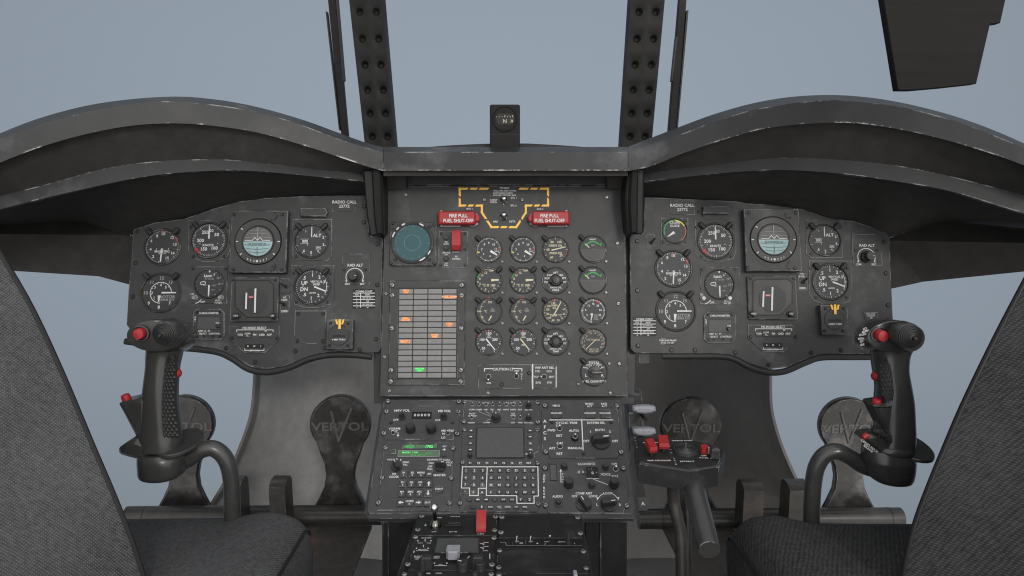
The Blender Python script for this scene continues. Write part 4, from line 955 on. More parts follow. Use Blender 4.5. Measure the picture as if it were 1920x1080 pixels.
# caution light switches
Q = zf(870, 640, 6.19)
q = Unit(CP, 'caution_test_panel', 'CAUTION LT switch plate with two toggles', 'switch plate', 475, 408, Q)
b = MB(); b.prism(q.rect(165, 268, 786, 548, r=.004), 0, .0016, 'panel', .0005); q.part(b, 'plate', 30)
q.T('CAUTION LT', 453, 322, 30, z=.0019); q.line([(238, 345), (238, 317), (335, 317)], 10, .0019); q.line([(575, 317), (672, 317), (672, 345)], 10, .0019)
q.T('DIM', 287, 483, 20, z=.0019); q.T('TEST', 612, 346, 20, z=.0019); q.T('O\nF\nF', 668, 408, 20, z=.0019)
toggle(q, 285, 410, 32, 185, 30, L=2.4, z=.0016); toggle(q, 607, 405, 32, 0, 30, L=2.4, z=.0016); screws(q, [(437, 500), (757, 370)], 20, 'darkscrew', z=.0016); q.done()
q = Unit(CP, 'antenna_relay_panel', 'VHF ANT REL switch plate with one toggle, edged in white', 'switch plate', 930, 408, Q)
b = MB(); b.prism(q.rect(788, 268, 1078, 548, r=.003), 0, .0016, 'panel', .0005); q.part(b, 'plate', 30)
q.line([(796, 268), (796, 548)], 15, .0018); q.line([(1069, 300), (1069, 528)], 9, .0018)
for t, x, y, h in (('VHF ANT REL', 935, 305, 27), ('SYS1', 857, 347, 22), ('SYS2', 988, 347, 22), ('TOP', 838, 411, 22), ('BOT', 1020, 411, 22), ('SYS2', 862, 478, 22), ('SYS1', 995, 478, 22)): q.T(t, x, y, h, z=.0019)
toggle(q, 930, 410, 32, -90, 35, L=2.4, z=.0016); q.done()
# ------------------------------------------------------------------ lower console
u = Unit(CON, 'console_housing', 'sloping grey lower console housing that carries the radio modules', 'console', 943, 860)
b = MB(); b.prism([u.p(*q) for q in ((722,745.5),(1162,745.5),(1168,752),(1198,955),(1190,969),(690,969),(682,958),(714,752))], -.016, 0, 'module', .006); u.part(b, 'housing', 30); u.done()
L1 = zf(680, 740, 4.5); L2 = zf(850, 740, 4.909); L3 = zf(1000, 740, 4.5)
def module(name, label, cat, zm, pl, scr, h=.0022, fr=CON, mat='module', sr=19, ch=.0007):
    x = sum(p[0] for p in pl) / len(pl); y = sum(p[1] for p in pl) / len(pl)
    u = Unit(fr, name, label, cat, x, y, zm)
    b = MB(); b.prism([u.p(*q, h) for q in pl], 0, h, mat, ch); u.part(b, 'face_plate', 30)
    if scr: screws(u, scr, sr, 'screw', z=h, zz=.0022)
    u.h = h
    return u
def key(u, x, y, w, h, t='', th=0, mat='bezel', rnd=False, name='key', z=None, tm='mark', hh=.0022, sx=1):
    z0 = u.h if z is None else z
    cx, cy = u.p(x, y, z0 + hh); b = MB()
    if rnd: b.prism(circ(cx, cy, w / 2 * u.k, 16), z0 - .0002, z0 + hh, mat, .0006)
    else: b.box(cx, cy, w * u.k, h * u.k, z0 - .0002, z0 + hh, mat, ch=.0005)
    if t in ('<', '>', '^', 'v'):
        k = th * u.k; d = {'<': (-1, 0), '>': (1, 0), '^': (0, 1), 'v': (0, -1)}[t]
        b.bar(cx - d[0] * k, cy - d[1] * k, cx + d[0] * k * .2, cy + d[1] * k * .2, k * .5, z0 + hh + .0003, tm)
        b.flat([(cx + d[0] * k, cy + d[1] * k), (cx - d[1] * k * .65, cy + d[0] * k * .65), (cx + d[1] * k * .65, cy - d[0] * k * .65)], z0 + hh + .00036, tm)
    elif t: b.text(t, cx, cy, th * u.k, tm, z0 + hh + .0003, 0, sx)
    return u.part(b, name, 0)
def inset(u, x0, y0, x1, y1, mat, name, fr_='blackpaint', fw=3, z=.0008, txt=(), em=None, smooth=30):
    h = u.h; b = MB(); pl = u.rect(x0, y0, x1, y1, z=h)
    b.flat(pl, h + .0004, mat); pp = pl + [pl[0]]
    for a, c in zip(pp, pp[1:]): b.bar(a[0], a[1], c[0], c[1], fw * u.k, h + .0014, fr_, .0013)
    for t, x, y, hh, mt in txt: b.text(t, *u.p(x, y, h), hh * u.k, mt, h + .0007)
    return u.part(b, name, 0)

# navigation radio
u = module('navigation_radio', 'NAV VOL radio module at the top left of the lower console, with 00000 counter', 'radio panel', L1, [(192,92),(785,92),(823,175),(805,305),(768,308),(768,378),(178,378),(185,200)], [(213,55),(202,142),(180,325),(812,58),(808,143),(797,328)])
h = u.h
for t, x, y, hh in (('NAV VOL', 331, 133, 21), ('MB VOL', 691, 137, 21), ('OFF', 280, 212, 17), ('OFF', 633, 215, 17), ('VOR/MB\nTEST', 268, 298, 18), ('MB SENS', 716, 303, 18), ('HI', 683, 328, 17), ('LO', 681, 361, 18)): u.T(t, x, y, hh, z=h + .0003)
inset(u, 418, 150, 580, 202, 'dialdark', 'frequency_counter', txt=[('0 0 0 0 0', 500, 173, 27, 'mark')])
knob(u, 329, 172, 23, .014, 'knob', z=h, taper=.75); knob(u, 683, 172, 23, .014, 'knob', z=h, taper=.75)
knob(u, 402, 273, 40, .016, 'knob', z=h, skirt=1.02); knob(u, 578, 275, 40, .016, 'knob', z=h, skirt=1.02)
toggle(u, 258, 328, 18, 0, 10, z=h, L=2); toggle(u, 719, 330, 18, 0, 10, z=h, L=2)
u.line([(299, 320), (299, 350)], 5, h + .0003); u.let.flat(u.poly([(288, 345), (310, 345), (299, 363)]), h + .0005, 'mark')
screws(u, [(240, 240), (760, 240)], 11, 'darkscrew', z=h); u.done()
# transponder
u = module('transponder_panel', 'transponder keypad module with two green displays on the lower console', 'keypad panel', L1, [(180,402),(772,402),(742,980),(122,976),(150,700)], [(194,449),(164,702),(134,912),(762,453),(746,705),(733,915)])
h = u.h
inset(u, 338, 420, 622, 458, 'lcd', 'upper_display', 'bezel', 5, txt=[('M3/A', 398, 439, 25, 'greenglow'), ('1702', 560, 439, 25, 'greenlit')])
inset(u, 300, 474, 648, 525, 'lcd', 'lower_display', 'screw', 6, txt=[('MODE 1 2 3/A', 400, 489, 16, 'greenlit'), ('4   C', 555, 498, 14, 'greenglow'), ('73  24  1702  S  A', 465, 512, 12, 'greenglow')])
for t, x, y, hh in (('BRT', 692, 436, 13), ('+', 688, 463, 34), ('HOLD', 240, 547, 15), ('A', 288, 541, 15), ('B', 322, 549, 15), ('ZERO\nFILL', 363, 580, 15), ('M4\nCODES', 264, 680, 17), ('NORMAL', 594, 548, 16), ('TA', 656, 547, 15), ('TA/RA', 706, 550, 15), ('STBY', 580, 578, 15), ('OFF\nPULL', 568, 616, 15), ('TACK\nALL', 730, 582, 15), ('MASTER', 649, 678, 19)): u.T(t, x, y, hh, z=h + .0003)
key(u, 688, 512, 38, 12, '', 0); key(u, 258, 480, 48, 44, '', 0, 'module')
pointer_knob(u, 283, 600, 46, -28, .014, z=h)
pointer_knob(u, 655, 600, 46, 90, .018, z=h)
kt = [['B1\n1', 'B2\n2', 'MENU\n3', 'BIT'], ['M1\n4', 'M2\n5', 'M3\n6', '^'], ['M4\n7', 'EMG\n8', 'MC\n9', 'v'], ['<', 'HOME\n0', '>', 'ENT']]
for i in range(4):
    for j in range(4):
        x = 347 - i * 9 + j * (72.5 + i * 1.0); y = 668 + i * 80 + (2 if i else 0); t = kt[i][j]
        key(u, x, y, 58, 62, t, 22 if t in '<>^v' else 17, 'module', hh=.003)
key(u, 645, 795, 60, 60, 'IDENT', 17, 'module', hh=.003); u.done()
# audio control
u = module('audio_panel', 'slim audio selector module with a row of tiny toggles, top centre of the lower console', 'audio panel', L2, [(110,57),(760,57),(790,120),(786,264),(85,264),(90,130)], [(52,62),(48,158),(36,358),(108,68),(98,248),(774,73),(775,250)])
h = u.h
for i, t in enumerate(('COM1', 'COM2', 'VHF', 'FM1', 'FM2', 'NAV1', 'DME2', 'ADF')):
    toggle(u, 174 + i * 63, 95, 17, 0, 12, z=h, L=2); u.T(t, 171 + i * 63, 137, 14, z=h + .0003)
for t, x, y, hh in (('RC ON', 300, 76, 13), ('NAV2', 488, 76, 13), ('DME1', 551, 76, 13), ('PILOT\nGUARD', 175, 184, 15), ('NORM', 165, 258, 13), ('COMM', 306, 256, 13), ('ICS\nVOX', 550, 184, 15), ('KEY', 550, 257, 13), ('TAPE', 614, 257, 13), ('SQ VOL', 694, 138, 14), ('ICS VOL', 692, 257, 14)): u.T(t, x, y, hh, z=h + .0003)
for pl in ([(236,143),(240,158),(345,200)], [(300,143),(304,158),(352,190)], [(361,143),(362,160),(371,172)], [(424,143),(421,160),(408,172)], [(309,245),(313,234),(350,225)]): u.line(pl, 5, h + .0003, 'markdim')
knob(u, 392, 200, 36, .014, 'knob', 0, z=h); knob(u, 694, 90, 24, .012, 'knob', 0, z=h, taper=.7); knob(u, 694, 208, 24, .012, 'knob', 0, z=h, taper=.7)
for x in (168, 552, 616): toggle(u, x, 216, 17, 0, 12, z=h, L=2)
u.done()
# flight computer
u = module('flight_computer', 'keyboard unit with blank grey screen and a white outline round its letter keys', 'computer keyboard', L2, [(128,272),(745,272),(792,340),(790,520),(745,540),(800,990),(770,1078),(60,1078),(62,700),(78,520),(80,350)], [(102,325),(86,626),(64,1000),(773,327),(777,629),(783,1005)])
h = u.h
b = MB(); b.prism(u.rect(206, 296, 656, 582, z=h), h - .0005, h + .003, 'module', .0012); u.part(b, 'screen_frame', 30)
b = MB(); b.prism(u.rect(218, 304, 645, 575, z=h + .003), h + .0025, h + .0034, 'screen', .0002); u.part(b, 'screen', 30)
b = MB(); p_ = u.rect(216, 302, 647, 577, z=h + .003); b.path(p_ + [p_[0]], 4 * u.k, h + .0037, 'blackpaint'); u.part(b, 'screen_seam', 0)
for i, y in enumerate((330, 388, 447, 506)):
    key(u, 163 - i * 2, y, 50, 26, '>', 14); key(u, 706 + i * 1, y, 50, 26, '<', 14)
knob(u, 153, 553, 20, .008, 'knob', z=h); knob(u, 708, 553, 22, .008, 'knob', 0, z=h)
u.T('OFF', 680, 545, 14, z=h + .0003)
for i, t in enumerate(('F1', 'F2', 'F3', 'F4', 'F5', 'F6', 'F7', 'RET')): key(u, 156 + i * 77, 629, 46, 30, t, 19)
def kk(x): return x
for i in range(3):
    for j in range(3): key(u, 117 - i * 4 + j * (77 + i), 697 + i * 66, 46, 34, '123456789'[i * 3 + j], 24, rnd=True)
key(u, 107, 897, 42, 32, '*', 26); key(u, 185, 897, 46, 34, '0', 24, rnd=True); key(u, 265, 897, 42, 32, '#', 20)
for i in range(4):
    for j in range(6): key(u, 350 - i * 2 + j * (77 + i * .5), 697 + i * 67, 42, 32, 'ABCDEFGHIJKLMNOPQRSTUVWX'[i * 6 + j], 23)
key(u, 620, 965, 42, 32, 'Y', 23); key(u, 702, 965, 42, 32, 'Z', 23)
for x, t in ((146, '-'), (224, '<'), (304, '>'), (383, '/'), (461, 'SHF'), (540, 'CLR')): key(u, x, 965, 44, 30, t, 15 if t in '<>' else 14)
for i, t in enumerate(('', 'v', 'CDU', 'INS', 'PROG', 'FLP', 'MRK')): key(u, 182 + i * 79.5, 1033, 46, 30, t, 14 if t else 0)
W8 = h + .0004
u.line([(85,664),(778,664),(783,933),(742,934),(744,1000),(586,1000),(583,931),(304,929),(304,862),(230,862),(229,930),(150,930),(149,860),(74,860),(85,664)], 8, W8); u.line([(312,664),(304,862)], 8, W8 + .0006)
u.done()
# autopilot
u = module('autopilot_panel', 'AFCS module with SYSTEM SEL knob, top right of the lower console', 'autopilot panel', L3, [(128,58),(655,58),(715,130),(745,460),(708,536),(138,536),(130,500),(72,480),(70,128),(122,122)], [(34,66),(97,92),(38,230),(34,297),(705,95),(105,482),(740,484)])
h = u.h
for i, c in enumerate('AFCS'): u.T(c, 97, 223 + i * 49, 27, z=h + .0003)
for t, x, y, hh in (('HDG', 193, 92, 19), ('BARO\nALT', 474, 87, 18), ('RAD\nALT', 598, 87, 18), ('CYCLIC TRIM', 281, 237, 20), ('SYSTEM SEL', 529, 237, 20), ('EXT', 214, 260, 18), ('FWD', 153, 300, 20), ('RET', 219, 345, 20), ('AUTO', 343, 303, 20), ('EXT', 224, 410, 20), ('AFT', 160, 452, 20), ('RET', 221, 498, 20), ('MANUAL', 353, 450, 20), ('1', 482, 311, 20), ('BOTH', 561, 297, 20), ('2', 646, 311, 20), ('OFF', 447, 391, 20), ('OFF', 689, 391, 20)): u.T(t, x, y, hh, z=h + .0003)
u.line([(140, 213), (670, 213)], 8, h + .0003); u.line([(408, 213), (420, 466)], 8, h + .0004)
for x in (196, 479, 606):
    key(u, x, 156, 84, 88, 'ENGAGED', 15, 'module', hh=.002)
b = MB()
for x0, x1 in ((140, 252), (422, 668)): b.bar(*u.p(x0, 106, h), *u.p(x1, 106, h), 4 * u.k, h + .0006, 'blackpaint')
for x in (196, 479, 606): b.bar(*u.p(x - 38, 202, h), *u.p(x + 38, 202, h), 6 * u.k, h + .0006, 'blackpaint')
u.part(b, 'seam', 0)
toggle(u, 220, 290, 24, 0, 8, z=h, L=2); toggle(u, 224, 442, 24, 0, 8, z=h, L=2)
b = MB(); cx, cy = u.p(352, 360, h + .004); k = u.k; b.lathe([(30*k, h), (28*k, h + .004), (20*k, h + .006), (0, h + .006)], cx, cy, 'blackpaint', 20); u.part(b, 'toggle_collar')
toggle(u, 352, 356, 22, 0, 8, z=h + .005, L=1.6)
pointer_knob(u, 571, 382, 80, 84, .016, z=h)
screws(u, [(157, 235), (655, 235), (424, 500)], 12, 'darkscrew', z=h); u.done()
# direction finder
u = module('direction_finder_panel', 'ADF receiver module with LOOP knob, bottom right of the lower console', 'radio panel', L3, [(128,563),(720,563),(726,650),(785,660),(805,850),(760,1003),(135,1000),(78,905),(72,650),(122,645)], [(36,578),(97,619),(42,922),(105,935),(760,620),(787,937)])
h = u.h
for i, c in enumerate('ADF RCVR'): u.T(c, 91, 682 + i * 26, 19, z=h + .0003)
for t, x, y, hh in (('KILOHERTZ', 448, 584, 19), ('CW', 683, 584, 18), ('VOICE', 610, 672, 19), ('TEST', 689, 690, 18), ('COMP AMT', 426, 832, 18), ('OFF', 347, 856, 18), ('LOOP', 504, 856, 18), ('LOOP', 628, 832, 18), ('AUDIO', 205, 858, 18), ('L', 538, 928, 20), ('R', 730, 928, 20)): u.T(t, x, y, hh, z=h + .0003)
for i, c in enumerate('TUNE'): u.T(c, 246, 672 + i * 21, 15, z=h + .0003)
u.line([(231, 650), (233, 740)], 5, h + .0003); u.let.flat(u.poly([(219, 655), (243, 655), (231, 634)]), h + .0005, 'mark')
inset(u, 140, 588, 196, 725, 'screen', 'tuning_meter'); 
inset(u, 368, 634, 445, 672, 'module', 'number_window', 'module', 3, txt=[('0  0', 402, 653, 22, 'mark')])
inset(u, 450, 617, 545, 704, 'dialdark', 'number_drum', txt=[('1  1', 480, 628, 16, 'markdim'), ('0', 499, 661, 26, 'mark'), ('-', 533, 653, 26, 'mark'), ('-  -', 480, 697, 16, 'markdim')])
u.line([(452, 709), (550, 709)], 5, h + .0018); u.line([(505, 712), (628, 760)], 5, h + .0003)
for x, y, r in ((263, 600, 26), (610, 602, 26), (495, 757, 26)): knob(u, x, y, r, .009, 'knob', z=h, skirt=1.22)
knob(u, 300, 735, 40, .017, 'knob', z=h, skirt=1.02); knob(u, 683, 737, 40, .017, 'knob', z=h, skirt=1.02); knob(u, 212, 905, 21, .010, 'knob', z=h, skirt=1.5)
toggle(u, 694, 632, 24, 0, 8, z=h, L=2)
pointer_knob(u, 428, 918, 66, -30, .013, z=h); pointer_knob(u, 638, 918, 66, 84, .013, z=h)
arc = [(628 + 92 * math.sin(R(a)), 918 - 90 * math.cos(R(a))) for a in range(-62, 63, 10)]
u.line([q for q in arc if q[0] < 600], 5, h + .0003); u.line([q for q in arc if q[0] > 656], 5, h + .0003)
for s_ in (-1, 1): u.let.flat(u.poly([(628 + s_ * 74, 875), (628 + s_ * 97, 870), (628 + s_ * 89, 900)]), h + .0008, 'mark')
u.done()
u = module('letter_tab', 'small tab marked A at the lower right corner of the lower console', 'tab', L3, [(870,863),(962,863),(970,878),(970,965),(960,980),(880,980)], [], fr=Frame(CON.O - CON.n * .012, CON.u, CON.v), h=.004)
u.T('A', 925, 918, 32, z=.0043); u.done()

# ------------------------------------------------------------------ pedestal
ZP = zf(720, 940, 4.174)
u = Unit(PED, 'centre_pedestal', 'black pedestal between the seats, carrying dark control modules', 'pedestal', 945, 1010)
b = MB(); b.prism([u.p(*q) for q in ((783,966),(1090,966),(1112,1075),(1152,1240),(690,1240),(745,1075))], -.30, 0, 'blackmod', .002); u.part(b, 'body', 30); u.done()
SP = 'blackmod'
u = module('countermeasure_panel', 'black pedestal module with chrome ball lever and red flip guard marked FLARE', 'switch panel', ZP, [(278,110),(885,110),(886,266),(232,266)], [(296,118),(264,224),(872,124),(865,228)], fr=PED, mat=SP, h=.003, sr=22)
h = u.h
for t, x, y, hh in (('POWER', 418, 128, 15), ('PUSH FOR', 558, 119, 12), ('WARMUP', 548, 172, 15), ('OFF', 390, 237, 15), ('SATUS', 540, 238, 15), ('FLARE', 757, 254, 15)): u.T(t, x, y, hh, z=h + .0003)
u.T('BW', 325, 185, 15, z=h + .0003, rot=90)
b = MB(); b.box(*u.p(540, 196, h), 130 * u.k, 34 * u.k, h, h + .004, 'blackpaint', ch=.001); u.part(b, 'push_button', 30)
b = MB(); x, y = u.p(400, 195, h); k = u.k
b.lathe([(48*k, h), (46*k, h + .004), (40*k, h + .006), (30*k, h + .010), (18*k, h + .013), (0, h + .013)], x, y, 'darkchrome', 28); u.part(b, 'lever_collar')
b = MB(); x2, y2 = u.p(393, 60, .045); b.tube([(x, y, h + .010), (x + (x2-x)*.55, y + (y2-y)*.55, .030), (x2, y2, .045)], [.0032, .0030, .0024], 'darkchrome', 12)
b.tube([(x2, y2 + .007 * math.cos(a), .046 + .007 * math.sin(a)) for a in (0,)] + [(x2, y2 + .0001, .0462)], .001, 'chrome', 6)
prof = [(max(1e-5, .0068 * math.sin(math.pi * i / 10)), -.0068 * math.cos(math.pi * i / 10)) for i in range(11)]
b.lathe(prof, 0, 0, 'chrome', 20, Matrix.Translation((x2, y2, .047))); u.part(b, 'ball_lever', 50)
b = MB(); x, y = u.p(762, 165, .014); w = 74 * k
pr = [(-.010, .003), (.013, .016), (.014, .024), (.008, .027), (-.008, .018), (-.014, .010), (-.015, .003)]
b.loft([[(x - w/2, y + a, z + h) for a, z in pr], [(x + w/2, y + a, z + h) for a, z in pr]], 'red'); u.part(b, 'guard_cover', 30)
knob(u, 754, 232, 8, .006, 'chrome', z=h, name='switch_tip'); u.done()
u = module('cursor_panel', 'black module with small dark screen, grey switch tab and CURSOR arrows', 'control panel', ZP, [(232,272),(872,272),(858,540),(190,538)], [(247,284),(186,497),(860,291),(843,501)], fr=PED, mat=SP, h=.003, sr=22)
for t, x, y, hh in (('CURSOR', 332, 286, 15), ('MAX MIN', 303, 376, 12), ('B\nF', 235, 395, 15), ('SILENT\nSTBY\nDF', 262, 441, 15), ('APW\nMAN', 412, 437, 15), ('SOL', 443, 494, 13), ('OK', 348, 563, 15)): u.T(t, x, y, hh, z=h + .0003)
b = MB(); b.prism(u.rect(398, 285, 748, 402, z=.004, r=.002), h - .0004, h + .002, 'blackmod', .0006); b.flat(u.rect(410, 290, 736, 396, z=.005, r=.001), h + .0023, 'screen'); u.part(b, 'screen', 30)
for pts in ([(265,326),(300,326)], [(338,326),(366,326)], [(322,296),(322,312)], [(309,342),(309,358)], [(255,386),(345,386)], [(397,503),(490,503)], [(752,330),(775,330)], [(782,321),(815,321)], [(752,363),(772,363)], [(782,353),(815,353)], [(778,387),(810,387)], [(828,410),(828,450)], [(668,430),(655,445)]): u.line(pts, 6, h + .0003)
for x, y, d in ((262,326,-1),(370,326,1),(252,386,-1),(349,386,1),(393,503,-1),(495,503,1),(776,353,-1),(772,387,-1)): u.let.flat(u.poly([(x + d * 6, y), (x - d * 7, y - 7), (x - d * 7, y + 7)]), h + .0006, 'mark')
b = MB(); x, y = u.p(541, 400, .012); b.prism([(x - .0095, y + .011), (x + .0095, y + .011), (x + .0095, y - .004), (x + .006, y - .009), (x - .006, y - .009), (x - .0095, y - .004)], .006, .018, 'greyhandle', .0015); b.box(x, y, .008, .01, h, .008, 'blackpaint'); u.part(b, 'switch_tab', 30)
for x, y, s_ in ((616, 495, 46), (752, 495, 46)): knob(u, x, y, s_, .012, 'knob', -68, z=h, skirt=1.0)
for x, y in ((735, 432), (335, 435)):
    b = MB(); b.box(*u.p(x, y, .02), .014, .012, h, .022, 'knob', ch=.002); u.part(b, 'switch_cap', 30)
knob(u, 300, 490, 20, .016, 'chrome' if False else 'knob', z=h); u.done()
u = module('blank_panel', 'plain black cover plate at the top right of the pedestal', 'cover plate', ZP, [(902,112),(1542,112),(1556,286),(895,286)], [(922,128),(914,247),(1516,131),(1536,254)], fr=PED, mat=SP, h=.003, sr=22); u.done()
u = module('switch_strip', 'recessed black strip of four small switches across the pedestal', 'switch panel', ZP, [(895,290),(1560,290),(1566,372),(890,372)], [], fr=PED, mat='blackpaint', h=.0016)
h = u.h
for x in (1004, 1106, 1234, 1345): b = MB(); b.bar(*u.p(x, 292, h), *u.p(x + 2, 346, h), 5 * u.k, h + .0018, 'blackmod', .0016); u.part(b, 'divider', 0)
b = MB(); b.path([u.p(*q, h) for q in ((910, 328), (952, 328), (958, 352), (1556, 354))], 6 * u.k, h + .0012, 'screw'); u.part(b, 'edge_strip', 0)
for x in (1036, 1145): toggle(u, x, 316, 10, 10, 50, z=h, L=4)
for t, x, y, hh in (('ON', 1040, 312, 14), ('ON\nOFF', 1074, 326, 11), ('TEST', 1148, 315, 12), ('+', 1200, 328, 26), ('HEAT', 1276, 316, 12), ('0', 1261, 334, 13), ('HEATER', 1392, 317, 12), ('2', 1490, 327, 13)): u.T(t, x, y, hh, z=h + .0003)
b = MB(); x, y = u.p(1300, 325, h); x2, y2 = u.p(1299, 270, .016); b.tube([(x, y, h), (x2, y2, .016)], [.0016, .0014], 'chrome', 10); u.part(b, 'lever')
knob(u, 1443, 280, 20, .018, 'knob', z=h); u.done()
u = module('blank_panel', 'larger plain black cover plate below the strip of small switches', 'cover plate', ZP, [(888,378),(1568,378),(1600,566),(876,566)], [(905,390),(1560,397),(897,522),(1582,527)], fr=PED, mat=SP, h=.003, sr=22); u.done()
u = module('lower_panel', 'black module cut off by the bottom edge of the picture, left half of the pedestal', 'control panel', ZP, [(186,545),(855,545),(838,820),(110,820)], [(160,575),(838,576)], fr=PED, mat=SP, h=.003, sr=22)
u.line([(408, 562), (450, 562)], 7, .0033); u.T('OK', 348, 564, 15, z=.0033)
for x in (280, 712): knob(u, x, 572, 26, .008, 'knob', z=.003)
u.done()
u = module('lower_panel', 'black module with small lever cut off by the bottom edge, right half of the pedestal', 'control panel', ZP, [(874,572),(1602,572),(1660,820),(858,820)], [(900,580)], fr=PED, mat=SP, h=.003, sr=22)
b = MB(); b.box(*u.p(1070, 585, .008), 240 * u.k, 50 * u.k, .003, .010, 'blackpaint', ch=.001); u.part(b, 'cover', 30)
b = MB(); b.box(*u.p(1497, 572, .015), .005, .012, .003, .018, 'greyhandle', ch=.001); u.part(b, 'lever', 30); u.done()
# dark stand under the console
for x0, x1, lb in ((716, 780, 'dark upright stand under the left side of the lower console'), (1096, 1176, 'dark upright stand under the right side of the lower console')):
    fr = YF((x0 + x1) / 2, 985, 1.16)
    u = Unit(fr, 'console_stand', lb, 'stand', (x0 + x1) / 2, 1000)
    b = MB(); b.prism([u.p(*q) for q in ((x0, 976), (x1, 976), (x1, 1160), (x0, 1160))], -.2, 0, 'blackmod', .003); u.part(b, 'box', 30)
    b = MB(); b.prism([u.p(*q) for q in ((x0 - 1, 964), (x1 + 1, 964), (x1 + 1, 977), (x0 - 1, 977))], -.1, .008, 'module', .002); u.part(b, 'ledge', 30)
    b = MB(); xm = x0 + (x1 - x0) * .18 if x0 < 900 else x0 + (x1 - x0) * .35; b.prism([u.p(*q) for q in ((xm, 980), (xm + 3, 980), (xm + 3, 1160), (xm, 1160))], 0, .004, 'bezel', .001); u.part(b, 'rib', 30); u.done()

# ------------------------------------------------------------------ glare shields
def interp(pl, x):
    if x <= pl[0][0]: i = 0
    elif x >= pl[-1][0]: i = len(pl) - 2
    else: i = max(k for k in range(len(pl) - 1) if pl[k][0] <= x)
    (xa, ya) = pl[i]; (xb, yb) = pl[i + 1]
    if x < pl[0][0] or x > pl[-1][0]: return ya + (yb - ya) * (x - xa) / (xb - xa)
    ym = lambda k: (pl[min(k+1, len(pl)-1)][1] - pl[max(k-1, 0)][1]) / (pl[min(k+1, len(pl)-1)][0] - pl[max(k-1, 0)][0])
    h = xb - xa; t = (x - xa) / h; m0, m1 = ym(i) * h, ym(i + 1) * h
    return (2*t**3 - 3*t*t + 1) * ya + (t**3 - 2*t*t + t) * m0 + (-2*t**3 + 3*t*t) * yb + (t**3 - t*t) * m1
def sheet(secs, mat, th, name, parent=None, smooth=40, M=None):
    """strip of quads given as rows of world points, thickened along its normals"""
    m = len(secs); n = len(secs[0]); nor = [[None] * n for _ in range(m)]
    for i in range(m):
        for j in range(n):
            a = secs[min(i+1, m-1)][j] - secs[max(i-1, 0)][j]; c = secs[i][min(j+1, n-1)] - secs[i][max(j-1, 0)]
            q = a.cross(c); nor[i][j] = q.normalized() if q.length > 1e-9 else Vector((0, -1, 0))
    if sum(nor[i][j].dot(CAM - secs[i][j]) for i in range(m) for j in range(n)) < 0: th = -th
    loops = [[secs[i][j] for j in range(n)] + [secs[i][j] - nor[i][j] * th for j in reversed(range(n))] for i in range(m)]
    b = MB(); b.loft(loops, mat, True, True)
    return b, name, parent
def hood(name, label, xs, SIL, TOP, BOT, BT, BB, GL, dl, side=None):
    c = P(xs[len(xs) // 2], 300, 1.15)
    t = thing(name, label, 'glare shield', c)
    def rel(b):
        b.v = [(x - c.x, y - c.y, z - c.z) for x, y, z in b.v]; return b
    def S(lines):
        secs = [[P(x, interp(pl, x), d(x)) for pl, d in lines] for x in xs]; return secs
    b = MB()
    rear = lambda x: dl(x) + .40
    secs = []
    for x in xs:
        d = dl(x)
        A = P(x, interp(TOP, x), d); B = P(x, interp(BOT, x), d); C_ = P(x, interp(SIL, x), d + .05)
        T = C_ + Vector((0, .30, -.055))
        B2 = B + Vector((0, .006, .004)); A2 = A + Vector((0, .008, -.004)); 
        secs.append([T, C_, A, B, B2, A2, C_ + Vector((0, .002, -.007)), T + Vector((0, 0, -.007))])
    b.loft(secs, 'hood'); rel(b).build('lip', t, 28)
    if BT:
        b, *_ = sheet([[P(x, interp(BOT, x) - 3, dl(x) + .010), P(x, interp(BT, x) + 8, dl(x) + .055)] for x in xs], 'hoodunder', .004, ''); rel(b).build('upper_lining', t)
        b, *_ = sheet([[P(x, interp(BT, x), dl(x) + .050), P(x, interp(BB, x), dl(x) + .046)] for x in xs], 'hood', .006, ''); rel(b).build('inner_rib', t, 28)
        b, *_ = sheet([[P(x, interp(BB, x) - 2, dl(x) + .052), P(x, (interp(BB, x) + interp(GL, x)) / 2, (dl(x) + .052) * .5 + .5 * max(1.37, dl(x) + .18)), P(x, interp(GL, x), max(1.37, dl(x) + .18))] for x in xs], 'hoodunder', .004, ''); rel(b).build('lower_lining', t)
    if side: 
        b = MB()
        near = [P(*q) for q in side]; n = len(near)
        nn = (near[1] - near[0]).cross(near[-1] - near[0]).normalized() * .006
        b.add([tuple(p) for p in near] + [tuple(p + nn) for p in near], [tuple(range(n)), tuple(reversed(range(n, 2 * n)))] + [(i, (i+1) % n, n + (i+1) % n, n + i) for i in range(n)], 'hoodunder')
        rel(b).build('side_skirt', t, 0)
        b = MB(); a, c2 = P(*side[1]) , P(*side[2]); a = a * .997 + CAM * .003; c2 = c2 * .997 + CAM * .003
        for i in range(24):
            p0 = a.lerp(c2, i / 24); p1 = a.lerp(c2, (i + .55) / 24); b.tube([p0, p1], .0011, 'markdim', 6)
        rel(b).build('stitching', t)
    return t
SILL = [(-260,372),(-120,306),(0,250),(85,218),(190,193),(320,181),(400,186),(480,200),(569,225),(640,251),(683,266.5),(718,276)]
TOPL = [(-260,385),(-120,318),(0,261),(85,230),(200,203),(300,190),(370,193),(480,209),(553,230),(607,250),(670,272),(718,285.5)]
BOTL = [(-260,420),(-120,362),(0,305),(100,268),(200,243),(280,232.5),(370,233),(480,248),(572,273.5),(642,296.5),(691,313),(718,320.5)]
BTL = [(-260,430),(-120,402),(0,368),(100,342),(200,315),(300,302),(420,299),(500,306),(600,316),(690,320),(718,321)]
BBL = [(-260,452),(-120,425),(0,392),(150,356),(280,330),(400,320),(480,321),(600,332),(690,341),(718,343)]
GLL = [(-260,480),(-120,460),(0,434),(80,428),(158,424),(200,440),(250,452),(345,424),(400,408),(480,388),(560,382),(640,380),(718,380)]
dL = lambda x: 1.235 - .20 * min(1, max(0, 718 - x) / 800) 
